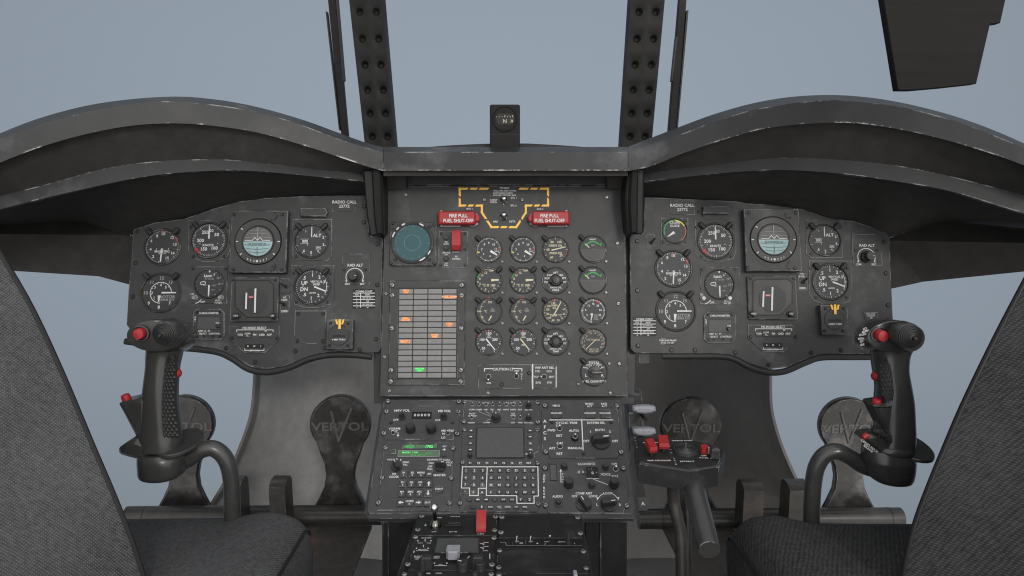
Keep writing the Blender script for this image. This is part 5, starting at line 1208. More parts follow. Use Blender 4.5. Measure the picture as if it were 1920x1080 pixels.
hood('glare_shield', 'arched dark grey hood over the left instrument panel, scratched along its edges', [-260, -190, -120, -60] + list(range(0, 700, 22)) + [700, 718], SILL, TOPL, BOTL, BTL, BBL, GLL, dL,
     [(-260, 440, 1.20), (155, 411.5, 1.36), (252, 443, 1.352), (244, 534, 1.352), (185, 518, 1.36), (-260, 490, 1.22)])
SILR = [(1178,275),(1222,258),(1279,236),(1339,214),(1410,194),(1480,182),(1560,178),(1640,184),(1720,199),(1800,221),(1880,251),(2000,306),(2180,385)]
TOPR = [(1178,285.5),(1225,271),(1279,251),(1360,221),(1430,202.5),(1545,188),(1620,192),(1700,203),(1800,230),(1920,277),(2040,330),(2180,395)]
BOTR = [(1178,320.5),(1220,312),(1279,288),(1360,261),(1440,240),(1560,230),(1640,235),(1740,254),(1830,279),(1920,310),(2040,362),(2180,428)]
BTR = [(1178,320),(1208,318),(1300,310),(1400,300),(1465,295),(1580,300),(1680,310),(1780,330),(1920,366),(2040,402),(2180,440)]
BBR = [(1178,343),(1208,341),(1300,330),(1400,321),(1480,319),(1580,326),(1680,340),(1780,358),(1920,400),(2040,430),(2180,462)]
GLR = [(1178,384),(1250,386),(1380,391),(1440,396),(1500,406),(1560,424),(1600,428),(1660,458),(1700,444),(1757,424),(1840,426),(1920,430),(2180,465)]
dR = lambda x: 1.235 - .20 * min(1, max(0, x - 1178) / 800)
hood('glare_shield', 'arched dark grey hood over the right instrument panel, below the hanging dark visor', [1178, 1196] + list(range(1215, 1930, 22)) + [1990, 2060, 2120, 2180], SILR, TOPR, BOTR, BTR, BBR, GLR, dR,
     [(2180, 455, 1.20), (1757, 412, 1.36), (1664, 447, 1.352), (1672, 537, 1.352), (1731, 524, 1.36), (2180, 478, 1.22)])
hood('glare_shield', 'straight centre hood between the two arches, carrying the small compass', [719, 800, 870, 945, 1020, 1100, 1177], [(719,275.5),(1177,275.5)], [(719,285),(1177,285)], [(719,320),(1177,320)], None, None, None, lambda x: 1.233)
u = Unit(YF(945, 326, 1.245), 'hood_lining', 'dark lining strip under the straight centre hood', 'lining', 945, 326)
b = MB(); b.prism([u.p(*q) for q in ((719,316),(1177,316),(1177,333),(1150,333),(1150,346),(1177,346),(1177,352),(719,352),(719,346),(750,346),(750,333),(719,333))] if False else [u.p(*q) for q in ((719,314),(1177,314),(1177,330),(719,330))], -.05, 0, 'hoodunder'); u.part(b, 'strip', 0)
for x0, x1 in ((710, 753), (1147, 1184)):
    b = MB(); b.prism([u.p(*q) for q in ((x0, 318), (x1, 318), (x1, 353), (x0, 353))], -.075, -.06, 'hoodunder'); u.part(b, 'end_block', 0)
u.done()
b = MB(); pts = [(790,283,1.34),(850,278.5,1.34),(900,276.2,1.34),(945,275.2,1.34),(990,275.5,1.34),(1040,278,1.34),(1110,283,1.34)]
c = P(945, 276, 1.34); b.tube([P(*q) - c for q in pts], .007, 'blackpaint', 10); o = b.build('curved_rail'); o.location = c; tag(o, 'low black curved rail just behind the centre hood at the foot of the windscreen', 'rail')

def bracket(pl, pl2, lab, x, y):
    u = Unit(YF(x, y, 1.262), 'support_bracket', lab, 'bracket', x, y, group='hood support brackets')
    b = MB(); b.prism([u.p(*q) for q in pl], -.05, 0, 'blackpaint', .003); u.part(b, 'outer_plate', 30)
    b = MB(); b.prism([u.p(*q) for q in pl2], -.04, .010, 'post', .003); u.part(b, 'stiffening_rib', 30); u.done()
bracket([(680,318),(717,318),(721,440),(694,443),(688,410),(684,367)], [(698,316),(716,316),(719.5,438),(707,441),(702,400)], 'dark tapering bracket between the left panel and the centre panel', 700, 380)
bracket([(1178,318),(1208,315),(1207,434),(1203,440),(1176,440),(1172,370)], [(1182,316),(1195,316),(1194,436),(1181,438),(1178,380)], 'dark tapering bracket between the centre panel and the right panel', 1190, 380)

# compass
u = Unit(YF(946, 235, 1.285), 'standby_compass', 'small black compass with round window, standing on the centre hood', 'compass', 946.5, 235)
b = MB(); b.prism(u.rect(918.5, 196, 975, 290, r=.004), -.05, 0, 'post', .0018); b.bar(*u.p(920, 252.5), *u.p(973, 252.5), 1.2 * u.k, .0004, 'blackpaint'); u.part(b, 'housing', 30)
X0, Y0 = u.p(946.5, 223); r = 23.5 * u.k
b = MB(); b.ring(X0, Y0, [(r * 1.02, .0001), (r * 1.0, .0022), (r * .95, .0024), (r * .9, .0006), (r * .4, .0006)], 'post', 40); u.part(b, 'bezel')
b = MB(); b.prism(rrect(X0 + .5 * u.k, Y0 - .3 * u.k, 33 * u.k, 20 * u.k, 8 * u.k), .0004, .0010, 'dialdark')
b.text('N', X0, Y0 - 3.8 * u.k, 7.2 * u.k, 'tan', .0013); b.text('33', X0 + 13 * u.k, Y0 - 3.8 * u.k, 5 * u.k, 'cream', .0013, 0, .7)
for i in range(7): b.bar(X0 + (-15 + 5 * i) * u.k, Y0 + 3 * u.k, X0 + (-15 + 5 * i) * u.k, Y0 + (7 if i in (3, 6) else 5) * u.k, .9 * u.k, .0014, 'cream' if i > 2 else 'tan')
u.part(b, 'compass_card', 0); u.done()

# ------------------------------------------------------------------ windscreen posts
def wpost(tl, tr, br, bl, lab, rows):
    fr = YF((tl[0] + br[0]) / 2, 150, 1.75)
    u = Unit(fr, 'windscreen_post', lab, 'windscreen post', (tl[0] + br[0]) / 2, 150, group='riveted windscreen posts')
    A, B, C_, D = [Vector(u.p(*q)) for q in (tl, tr, br, bl)]
    b = MB(); nr = 30
    def at(s_, t): return A.lerp(D, t).lerp(B.lerp(C_, t), s_)
    ts = rows; edges = [-.0001]
    y0 = [0.0] + [(a + c) / 2 for a, c in zip(ts, ts[1:])] + [1.0]
    for i, t in enumerate(ts):
        for j, s_ in enumerate((.27, .77)):
            s0, s1 = (0, .52) if j == 0 else (.52, 1); t0, t1 = y0[i], y0[i + 1]
            c_ = at(s_, t); N_ = 16; rr = .0100
            sq = []
            for k in range(N_):
                q = k / 4; e_ = int(q); f_ = q - e_
                P4 = [at(s1, t1), at(s1, t0), at(s0, t0), at(s0, t1)]
                sq.append(P4[e_].lerp(P4[(e_ + 1) % 4], f_))
            loops = [[(p.x, p.y, 0) for p in sq]]
            for f_, z in ((1.15, 0), (1.0, -.0012), (.62, -.009), (.42, -.012), (.05, -.013)):
                loops.append([(c_.x + (math.cos(math.atan2(p.y - c_.y, p.x - c_.x))) * rr * f_, c_.y + (math.sin(math.atan2(p.y - c_.y, p.x - c_.x))) * rr * f_, z) for p in sq])
            vs = [p for L_ in loops for p in L_]; fs = []
            for a in range(len(loops) - 1):
                for k in range(N_): fs.append((a*N_ + k, (a+1)*N_ + k, (a+1)*N_ + (k+1) % N_, a*N_ + (k+1) % N_))
            fs.append(tuple(reversed([5*N_ + k for k in range(N_)])))
            b.add(vs, fs, 'post')
    # sides and back
    q = [A, B, C_, D]; vs = [(p.x, p.y, 0) for p in q] + [(p.x, p.y, -.05) for p in q]
    b.add(vs, [(0, 4, 5, 1), (1, 5, 6, 2), (2, 6, 7, 3), (3, 7, 4, 0), (4, 7, 6, 5)], 'post')
    u.part(b, 'post_body', 40); u.done()
def ext(a, c, y): return (a[0] + (c[0] - a[0]) * (y - a[1]) / (c[1] - a[1]), y)
rows = [(v + 90) / 540 for v in (-72, -28, 17, 66, 114, 161, 205, 249, 294, 339, 384, 428)]
tl, bl, tr, br = (654.5, 0), (683, 262), (717.5, 0), (740.5, 272)
wpost(ext(tl, bl, -90), ext(tr, br, -90), ext(tr, br, 450), ext(tl, bl, 450), 'broad dark windscreen post with dimpled holes, left of the compass', rows)
tl, bl, tr, br = (1182.5, 0), (1165, 272), (1246.5, 0), (1223, 257)
wpost(ext(tl, bl, -90), ext(tr, br, -90), ext(tr, br, 450), ext(tl, bl, 450), 'broad dark windscreen post with dimpled holes, right of the compass', rows)
def thin(q, strips, lab):
    fr = YF(q[0][0], 120, 1.9); u = Unit(fr, 'window_strut', lab, 'window strut', q[0][0], 120, group='thin window struts')
    b = MB(); b.prism([u.p(*p) for p in q], -.02, 0, 'post', .001); u.part(b, 'bar', 30)
    for st in strips: b = MB(); b.prism([u.p(*p) for p in st], -.016, .004, 'blackpaint'); u.part(b, 'seal_strip', 0)
    u.done()
thin([(606,-90),(621,-90),(667,420),(656,420)], [[(611.5,22),(614,22),(646,200),(643.5,200)] if False else [(611,22),(613.5,22),(638,244),(636,244)], [(627,-40),(630,-40),(646,150),(643,153)]], 'thin dark window strut left of the left dimpled post')
thin([(1281,-90),(1294,-90),(1256,420),(1240,420)], [[(1287,20),(1290.5,20),(1270.5,240),(1268.5,240)], [(1267,70),(1270,70),(1260.5,152),(1258.5,152)]], 'thin dark window strut right of the right dimpled post')
# visor, top right
u = Unit(YF(1765, 60, .85), 'sun_visor', 'dark stepped visor plate hanging at the top right of the windscreen', 'visor', 1765, 60)
b = MB(); b.prism([u.p(*q) for q in ((1628,-180),(1926,-180),(1876,43),(1857,44.5),(1831,157),(1768,164),(1711,169),(1684,169))], -.012, 0, 'visor', .0008); u.part(b, 'plate', 30); u.done()
# ------------------------------------------------------------------ floor and nose shell
b = MB(); b.box(0, .54, 1.9, 2.84, -.02, 0, 'floor'); o = b.build('floor'); tag(o, kind='structure')
def shell(lab, mat, E, ef, xi, sg):
    """curved nose lining: E = outer edge in pixels from top to bottom, xi = inner edge column"""
    c = P(sum(e[0] for e in E) / len(E), 820, 1.7); t = thing('nose_lining', lab, 'nose lining', c)
    ys = [600 + 12 * i for i in range(44)]; El = [(y, x) for x, y in E]; rows = []; er = []
    for y in ys:
        xe = interp(El, y); row = []
        for k in range(13):
            s_ = k / 12; x = xe + (xi - xe) * s_
            d = 1.62 + .20 * math.sin(s_ * math.pi * .62) + .03 * (y - 600) / 400
            row.append(P(x, y, d))
        rows.append(row); er.append([P(xe - sg * 9 * -1 * -1 * (1) , y, 1.60), P(xe + sg * 0, y, 1.615)])
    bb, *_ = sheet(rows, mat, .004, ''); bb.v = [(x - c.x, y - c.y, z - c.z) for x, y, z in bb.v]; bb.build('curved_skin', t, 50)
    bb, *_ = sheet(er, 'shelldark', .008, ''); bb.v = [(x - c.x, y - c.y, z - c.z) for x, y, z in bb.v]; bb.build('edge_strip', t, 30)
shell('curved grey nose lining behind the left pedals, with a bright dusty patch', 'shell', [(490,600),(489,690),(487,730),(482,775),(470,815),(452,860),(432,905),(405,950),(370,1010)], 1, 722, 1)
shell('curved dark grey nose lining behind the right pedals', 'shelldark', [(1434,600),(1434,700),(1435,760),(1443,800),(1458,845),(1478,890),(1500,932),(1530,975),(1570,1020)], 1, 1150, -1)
# ------------------------------------------------------------------ pedals
def pedal(cx, cy, lab, sq=1.0, lean=0):
    u = Unit(YF(cx, cy, 1.55), 'rudder_pedal', lab, 'pedal', cx, cy, group='rudder pedals')
    k = u.k; r = 57.8
    out = []
    for a in range(-42, 223, 9): out.append((cx + r * sq * math.cos(R(a)), cy - r * .93 * math.sin(R(a))))
    # a: from lower right up over the top to lower left
    left = [(cx - 38 * sq, cy + 55), (cx - 30 * sq, cy + 75), (cx - 27 * sq, cy + 95), (cx - 30 * sq, cy + 117), (cx - 40 * sq, cy + 138), (cx - 52 * sq, cy + 160)]
    right = [(2 * cx - x, y) for x, y in reversed(left)]
    pl = out + left + right
    b = MB(); b.prism([u.p(*q) for q in pl], -.010, .004, 'pedal', .004); u.part(b, 'pedal_plate', 40)
    b = MB()
    vs = MB(); vs.text('VERTOL', *u.p(cx, cy + 3), 16.5 * k, 'pedal', .0052, 0, 1.28); 
    n = len(vs.v)
    # raised letters: flat glyphs with skirts
    b.add(vs.v, vs.f, 'emboss'); EM = 'emboss'
    ed = {}
    for f in vs.f:
        for i in range(len(f)):
            e_ = (f[i], f[(i+1) % len(f)]); ky = tuple(sorted(e_)); ed.setdefault(ky, []).append(e_)
    V2 = list(vs.v) + [(x, y, .0035) for x, y, z in vs.v]
    b.add(V2, [(e[0][1], e[0][0], e[0][0] + n, e[0][1] + n) for e in ed.values() if len(e) == 1], EM)
    for p0, p1, w in (((cx - 17, cy - 26), (cx - 3, cy + 30), 2.4), ((cx + 22, cy - 32), (cx - 3, cy + 32), 2.4)):
        b.tube([u.p(*p0) + (.0042,), u.p(*p1) + (.0042,)], w * k, 'emboss', 8)
    u.part(b, 'raised_lettering', 30)
    u.done(); u.t.location = u.t.location
pedal(345, 795, 'round-headed pedal partly hidden behind the left control grip', .98)
pedal(638.5, 795, 'round-headed pedal just left of the lower console')
pedal(1295, 798, 'round-headed pedal behind the black thrust lever box')
pedal(1592, 799, 'round-headed pedal partly hidden behind the right control grip', .98)
def cross_tube(x0, x1, y, d, r, lab, joints=()):
    a, c = P(x0, y, d), P(x1, y, d); c.y = a.y; c.z = a.z; m = (a + c) / 2
    b = MB(); b.tube([a - m, c - m], r, 'tubemetal', 24); t = thing('pedal_shaft', lab, 'shaft', m, None, 'pedal shafts'); b.build('tube', t)
    for j in joints:
        q = P(j, y, d); b = MB(); b.tube([(q.x - m.x - .001, 0, 0), (q.x - m.x + .001, 0, 0)], r * 1.015, 'blackpaint', 24); b.build('joint_seam', t)
cross_tube(238, 716, 968, 1.53, .0225, 'thick dark pedal shaft running behind the left seat cushion', (274,))
cross_tube(1197, 1692, 973, 1.53, .0225, 'thick dark pedal shaft running behind the right seat cushion', (1240, 1668))
def block(x0, x1, y0, y1, lab):
    u = Unit(YF((x0+x1)/2, y1, 1.46), 'pedal_stop', lab, 'pedal stop', (x0+x1)/2, (y0+y1)/2, group='pedal stops')
    a, c_ = u.p(x0, y0), u.p(x1, y1); w = c_[0] - a[0]; hgt = a[1] - c_[1]
    b = MB(); sec = [(-.0, c_[1] - .06), (0, a[1] - .012), (-.012, a[1] - .002), (-.022, a[1]), (-.04, a[1] - .001), (-.05, a[1] - .012), (-.05, c_[1] - .06)]
    b.loft([[(a[0], y, z) for z, y in sec], [(a[0] + .002, y, z) for z, y in sec], [(c_[0] - .002, y, z) for z, y in sec], [(c_[0], y, z) for z, y in sec]], 'metal')
    u.part(b, 'block', 30); u.done()
block(503, 536, 905, 958, 'square metal stop block left of the pedal beside the lower console')
block(428, 452, 905, 960, 'square metal stop block right behind the curved tube of the left control grip')
block(1396, 1431, 911, 962, 'square metal stop block behind the right seat cushion, left one of a pair')
block(1482, 1518, 911, 965, 'square metal stop block beside the curved tube of the right control grip')
def plate_q(name, lab, cat, pts, mat, th=.008):
    c = sum((P(*q) for q in pts), Vector()) / len(pts); b = MB(); q = [P(*t) - c for t in pts]; n = len(q)
    nn = (q[1] - q[0]).cross(q[-1] - q[0]).normalized() * th
    if nn.dot(CAM - c) > 0: nn = -nn
    b.add([tuple(p) for p in q] + [tuple(p + nn) for p in q], [tuple(range(n)), tuple(reversed(range(n, 2*n)))] + [(i, (i+1) % n, n + (i+1) % n, n + i) for i in range(n)], mat)
    o = b.build(name, None, 0); o.location = c; tag(o, lab, cat, 'heel plates')
plate_q('heel_plate', 'sloping rust-stained plate below the left pedal shaft', 'plate', [(560, 985, 1.52), (697, 985, 1.52), (655, 1090, 1.33), (520, 1090, 1.33)], 'rust')
plate_q('heel_plate', 'sloping dark plate behind the thrust lever tubes', 'plate', [(1243, 988, 1.52), (1375, 988, 1.52), (1430, 1100, 1.33), (1300, 1100, 1.33)], 'rust')

# ------------------------------------------------------------------ cyclic grips
def smooth_path(pts, n=6):
    W_ = [Vector(p) for p in pts]; out = []
    for i in range(len(W_) - 1):
        p0, p1, p2, p3 = W_[max(0, i-1)], W_[i], W_[i+1], W_[min(len(W_)-1, i+2)]
        for k in range(n):
            t = k / n; out.append(.5 * ((2*p1) + (p2 - p0)*t + (2*p0 - 5*p1 + 4*p2 - p3)*t*t + (3*p1 - p0 - 3*p2 + p3)*t**3))
    return out + [W_[-1]]
def column(u, rows, mat, name, n=28, pw=2.4, z0=0):
    """rows: (y, xl, xr, depth half, z centre); superellipse sections stacked along y"""
    rs = smooth_path([(r[0], r[1], r[2]) for r in rows], 4); ds = smooth_path([(r[3], r[4], 0) for r in rows], 4)
    secs = []
    for (y, xl, xr), (hd, zc, _) in zip(rs, ds):
        a, c = u.p(xl, y), u.p(xr, y); cx = (a[0] + c[0]) / 2; hw = (c[0] - a[0]) / 2; sec = []
        for k in range(n):
            th = 2 * math.pi * k / n; cs, sn = math.cos(th), math.sin(th)
            sec.append((cx + hw * math.copysign(abs(cs) ** (2 / pw), cs), a[1], zc - hd * math.copysign(abs(sn) ** (2 / pw), sn)))
        secs.append(sec)
    b = MB(); b.loft(secs, mat); return u.part(b, name, 45)
def oval_loft(u, secs, mat, name, n=36):
    """secs: (cx, cy, half w, half h, z) facing the viewer, from back to front"""
    L_ = []
    for cx, cy, hw, hh, z in secs:
        X0, Y0 = u.p(cx, cy, z); q = u.k * (1 - z / .92); L_.append([(X0 + hw * q * math.cos(2*math.pi*k/n), Y0 + hh * q * math.sin(2*math.pi*k/n), z) for k in range(n)])
    b = MB(); b.loft(L_, mat); return u.part(b, name, 40)
def hat(u, x, y, r, z, tiltx=0, name='trim_hat'):
    X0, Y0 = u.p(x, y, z + .01); k = r * u.k
    M = Matrix.Translation((X0, Y0, z)) @ Matrix.Rotation(R(tiltx), 4, 'Y')
    b = MB(); b.lathe([(k * 1.12, -.020), (k * 1.12, -.004), (k * 1.06, -.001), (k * 1.02, 0)], 0, 0, 'grip', 36, M)
    pr = [(k * 1.0, .0005)]; N_ = 7
    for i in range(N_):
        f0 = 1 - i / N_ * .80; h0 = .0008 + i * .0011
        pr += [(k * f0, h0 + .0013), (k * (f0 - .055), h0 + .0017), (k * (f0 - .075), h0 + .0007)]
    pr += [(k * .17, .0085), (k * .16, .0125), (k * .10, .0138), (0, .0140)]
    b.lathe(pr, 0, 0, 'rubber', 36, M); return u.part(b, name, 25)
def button(u, x, y, r, z0, z1, mat='red', name='button', ring=True, M=None):
    X0, Y0 = u.p(x, y, z1); k = r * u.k
    if ring:
        b = MB(); b.ring(X0, Y0, [(k * 1.5, z0 - .001), (k * 1.46, z0 + .0015), (k * 1.25, z0 + .0018), (k * 1.2, z0 + .0002)], 'grip', 28); u.part(b, 'button_collar')
    b = MB(); b.lathe([(k, z0 - .002), (k, z1 - .002), (k * .9, z1 - .0004), (k * .7, z1), (0, z1 + .0006)], X0, Y0, mat, 28); return u.part(b, name, 45)
def side_pad(u, rows, mat='rubber', z=.0, name='checkered_pad', bulge=.004, nx=7, sp=6.0):
    """diamond-textured rubber pad wrapped on the grip: rows (y, xl, xr, z)"""
    rs = smooth_path([r[:3] for r in rows], 4); zs = smooth_path([(r[3], r[4], 0) for r in rows], 4)
    b = MB(); L_ = []
    for (y, xl, xr), (za, zb, _) in zip(rs, zs):
        L_.append([Vector((*u.p(xl + (xr - xl) * t / 6, y, za + (zb - za) * t / 6), za + (zb - za) * t / 6 + bulge * math.sin(math.pi * (.12 + .76 * t / 6)))) for t in range(7)])
    n = len(L_); th = Vector((0, 0, -.006))
    b.loft([[p for p in row] + [p + th for p in reversed(row)] for row in L_], mat)
    # raised diamonds
    def at(s_, t):
        i = min(n - 2, int(s_ * (n - 1))); f = s_ * (n - 1) - i; j = min(5, int(t * 6)); g = t * 6 - j
        return L_[i][j].lerp(L_[i][j+1], g).lerp(L_[i+1][j].lerp(L_[i+1][j+1], g), f)
    Ht = abs(u.p(0, rs[0][0])[1] - u.p(0, rs[-1][0])[1]); nr = int(Ht / .0044); nc = 4
    for i in range(nr):
        for j in range(nc + i % 2):
            s_ = (i + .5) / nr; t = (j + (.5 if not i % 2 else 0)) / nc
            if t < .06 or t > .94: continue
            c_ = at(s_, t); w = (at(s_, min(1, t + .11)) - c_).length; hh = Ht / nr * .82
            b.add([(c_.x - w, c_.y, c_.z + .0001), (c_.x, c_.y - hh, c_.z + .0001), (c_.x + w, c_.y, c_.z + .0001), (c_.x, c_.y + hh, c_.z + .0001), (c_.x, c_.y, c_.z + .0019)], [(0, 1, 4), (1, 2, 4), (2, 3, 4), (3, 0, 4)], mat)
    return u.part(b, name, 0)
def stick_tube(u, pts, r, lab=None):
    W_ = smooth_path([u.p(x, y) + (z,) for x, y, z in pts], 7)
    b = MB(); b.tube(W_, r, 'grip', 20); return u.part(b, 'curved_tube', 60)

G = zf(200, 580, 2.7)
fr = YF(300, 740, .92)
u = Unit(fr, 'control_grip', 'black stick grip in front of the left panel, red button left of its ridged hat', 'control grip', 290, 450, G)
column(u, [(205,200,372,.020,-.005),(240,195,366,.020,-.006),(300,194,352,.021,-.006),(400,186,347,.022,-.004),(500,178,350,.023,-.003),(600,172,362,.024,-.002),(660,172,374,.025,-.001),(700,176,374,.025,0)], 'grip', 'handle')
column(u, [(712,178,374,.026,.002),(740,175,396,.030,.002),(790,177,398,.030,.002),(830,184,388,.028,.002),(850,220,345,.020,.0)], 'grip', 'base_collar')
oval_loft(u, [(400,134,40,46,-.062),(384,132,70,76,-.055),(362,130,92,88,-.038),(330,130,112,90,-.020),(290,132,138,88,.004),(252,134,142,84,.022),(240,135,136,80,.027),(238,135,128,76,.028)], 'grip', 'head')
button(u, 157, 127, 27, .030, .038)
hat(u, 272, 132, 54, .044, 0)
b = MB(); b.prism([u.p(*q) for q in ((93,462),(100,455),(182,438),(225,440),(225,630),(176,622),(168,604))], -.014, .018, 'grip', .004); u.part(b, 'thumb_rest', 30)
X0 = 116
b = MB(); M = Matrix.Translation((*u.p(116, 452), .006)) @ Matrix.Rotation(R(12), 4, 'Z') @ Matrix.Rotation(R(-78), 4, 'X'); k = u.k
b.lathe([(22*k, 0), (22*k, 20*k), (20*k, 28*k), (17*k, 30*k), (0, 30.5*k)], 0, 0, 'red', 24, M); u.part(b, 'thumb_button', 45)
side_pad(u, [(238,318,342,.018,.010),(270,298,350,.018,.006),(340,290,352,.019,.004),(420,284,347,.021,.004),(500,280,350,.022,.004),(580,282,362,.023,.004),(640,288,370,.023,.004)])
b = MB(); b.lathe([(max(1e-5, .0072 * math.sin(math.pi * i / 10)), -.0072 * math.cos(math.pi * i / 10)) for i in range(11)], 0, 0, 'red', 18, Matrix.Translation((*u.p(346, 327), -.004))); u.part(b, 'trigger_button', 50)
b = MB(); b.prism([u.p(*q) for q in ((96,682),(104,672),(132,652),(166,630),(190,634),(240,650),(240,738),(180,732),(140,722),(108,712),(97,702))], -.012, .022, 'grip', .006); u.part(b, 'finger_rest', 40)
b = MB(); n = 30; X0, Y0 = u.p(352, 690)
M = Matrix.Translation((X0, Y0, -.012)) @ Matrix.Rotation(R(-84), 4, 'X')
b.prism([(104 * k * math.cos(2*math.pi*i/n), .042 * math.sin(2*math.pi*i/n)) for i in range(n)], -.0022, .0022, 'grip', .001, M); u.part(b, 'hand_guard', 40)
stick_tube(u, [(340,800,-.012),(400,772,-.012),(450,735,-.012),(508,722,-.014),(556,752,-.016),(588,812,-.018),(602,900,-.02),(606,1000,-.02),(608,1150,-.02),(608,1500,-.02)], .0115)
b = MB(); b.prism(u.rect(290, 649, 330, 700, z=.02), .012, .0245, 'tubemetal', .003); u.part(b, 'clamp', 30) if False else None
u.done()

G = zf(1480, 580, 2.7)
fr = YF(1670, 740, .92)
u = Unit(fr, 'control_grip', 'black stick grip in front of the right panel, white writing round its head', 'control grip', 540, 450, G)
column(u, [(205,428,628,.020,-.005),(240,432,614,.020,-.006),(300,440,606,.021,-.006),(340,445,608,.021,-.005),(400,452,616,.022,-.004),(470,446,625,.023,-.003),(560,446,627,.024,-.002),(640,440,627,.025,-.001),(690,430,622,.025,0),(735,440,605,.025,0)], 'grip', 'handle')
column(u, [(700,385,600,.026,-.002),(745,378,618,.030,.0),(775,382,622,.030,.0),(830,400,616,.028,.0),(862,430,604,.024,0),(873,500,580,.014,.0)], 'grip', 'base_collar')
oval_loft(u, [(382,128,34,44,-.062),(388,128,52,66,-.055),(402,130,72,80,-.042),(432,132,100,86,-.022),(480,134,130,86,-.002),(520,136,136,82,.014),(534,138,136,80,.020),(538,138,130,76,.021)], 'grip', 'head')
button(u, 478, 138, 27, .022, .034)
b = MB(); X0, Y0 = u.p(606, 144, .03); b.lathe([(68*k, .012), (68*k, .030), (64*k, .036), (60*k, .037), (0, .037)], X0, Y0, 'grip', 36, Matrix.Identity(4)); u.part(b, 'hat_socket', 40)
hat(u, 634, 147, 56, .052, 0)
side_pad(u, [(248,462,486,.018,.020),(285,452,508,.015,.021),(330,456,518,.015,.022),(390,462,524,.016,.023),(430,466,526,.017,.023),(455,480,520,.019,.023)])
side_pad(u, [(590,432,446,.016,.018),(620,424,480,.018,.022),(650,470,514,.020,.023),(668,500,514,.022,.023)], name='lower_pad')
b = MB(); b.lathe([(max(1e-5, .0072 * math.sin(math.pi * i / 10)), -.0072 * math.cos(math.pi * i / 10)) for i in range(11)], 0, 0, 'red', 18, Matrix.Translation((*u.p(449, 342), -.004))); u.part(b, 'trigger_button', 50)
b = MB(); b.prism([u.p(*q) for q in ((397,474),(404,466),(462,458),(520,440),(560,470),(560,650),(480,632),(466,612))], -.014, .017, 'grip', .004); u.part(b, 'thumb_rest', 30)
b = MB(); M = Matrix.Translation((*u.p(424, 468), .008)) @ Matrix.Rotation(R(2), 4, 'Z') @ Matrix.Rotation(R(-74), 4, 'X')
b.lathe([(22*k, 0), (22*k, 18*k), (20*k, 26*k), (17*k, 28*k), (0, 28.5*k)], 0, 0, 'red', 24, M); u.part(b, 'thumb_button', 45)
b = MB(); q0, q1 = u.p(350, 640), u.p(470, 700)
b.prism([u.p(*q) for q in ((336,634),(350,616),(418,608),(520,650),(540,700),(440,706),(408,690))], -.006, .020, 'grip', .004); u.part(b, 'finger_rest', 40)
b = MB(); b.tube([(*u.p(330, 622), .022), (*u.p(352, 612), .020)], [.0030, .0045], 'red', 14); u.part(b, 'finger_button', 40)
column(u, [(678,424,600,.014,.010),(695,418,600,.018,.010),(720,424,602,.018,.008),(742,450,600,.014,.006)], 'grip', 'palm_rest', pw=2.2)
b = MB(); X0, Y0 = u.p(626, 712); M = Matrix.Translation((X0, Y0, -.02)) @ Matrix.Rotation(R(-84), 4, 'X')
b.prism([(112 * k * math.cos(2*math.pi*i/n), .05 * math.sin(2*math.pi*i/n)) for i in range(n)], -.0022, .0022, 'grip', .001, M); u.part(b, 'hand_guard', 40)
stick_tube(u, [(470,835,-.014),(400,812,-.014),(330,765,-.014),(262,738,-.014),(206,760,-.016),(170,820,-.018),(156,900,-.02),(148,1000,-.02),(144,1150,-.02),(144,1500,-.02)], .0115)
for t, x, y, r_, zz in (('AFCS', 382, 98, 18, -.0045), ('AIRSPEED', 386, 111, 14, -.0035), ('ATC/MAN', 374, 127, 10, -.0045), ('EXTEND', 366, 148, 4, -.0085), ('OUT', 366, 162, 4, -.0085), ('SLUE', 370, 178, 8, -.0075)):
    u.let.text(t, *u.p(x, y, zz + .0205), 10.5 * k, 'mark', zz + .0205, r_, .62)
u.let.text('CARGO HOOK', *u.p(366, 664), 12 * k, 'mark', .0206, -38); u.let.text('RELEASE', *u.p(360, 676), 12 * k, 'mark', .0206, -38)
u.done()

# ------------------------------------------------------------------ thrust lever
K6 = zf(1170, 740, 6)
KT = rows_frame(1280, 820, .985, 873, .900)
u = Unit(KT, 'thrust_lever', 'black lever box with two red rockers, RETRACT lettering and a thick round handle', 'thrust lever', 620, 640, K6); k = u.k; u.h = 0
b = MB(); b.prism([u.p(*q) for q in ((118,470),(300,468),(700,488),(1000,560),(1138,632),(1070,800),(735,852),(170,766))], -.030, 0, 'blackmod', .0022); u.part(b, 'box', 30)
for t, x, y, h_ in (('RMP INCREASE', 330, 538, 26), ('RMP DECREASE', 395, 740, 27), ('SEARCH LIGHT', 655, 516, 26), ('RETRACT', 710, 750, 27), ('OFF', 900, 686, 26), ('SLT-FIL  IN', 925, 712, 24)): u.T(t, x, y, h_, z=.0004, rot=-8 if t[0:3] == 'SLT' else 0)
for i, c in enumerate('TRIM'): u.T(c, 562 + i * 7, 716 + i * 22, 20, z=.0004)
for i, c in enumerate('ENG'): u.T(c, 512 + i * 10, 580 + i * 36, 18, z=.0004)
for i, c in enumerate('AUTO'): u.T(c, 122 + i * 7, 484 + i * 35, 18, z=.0004)
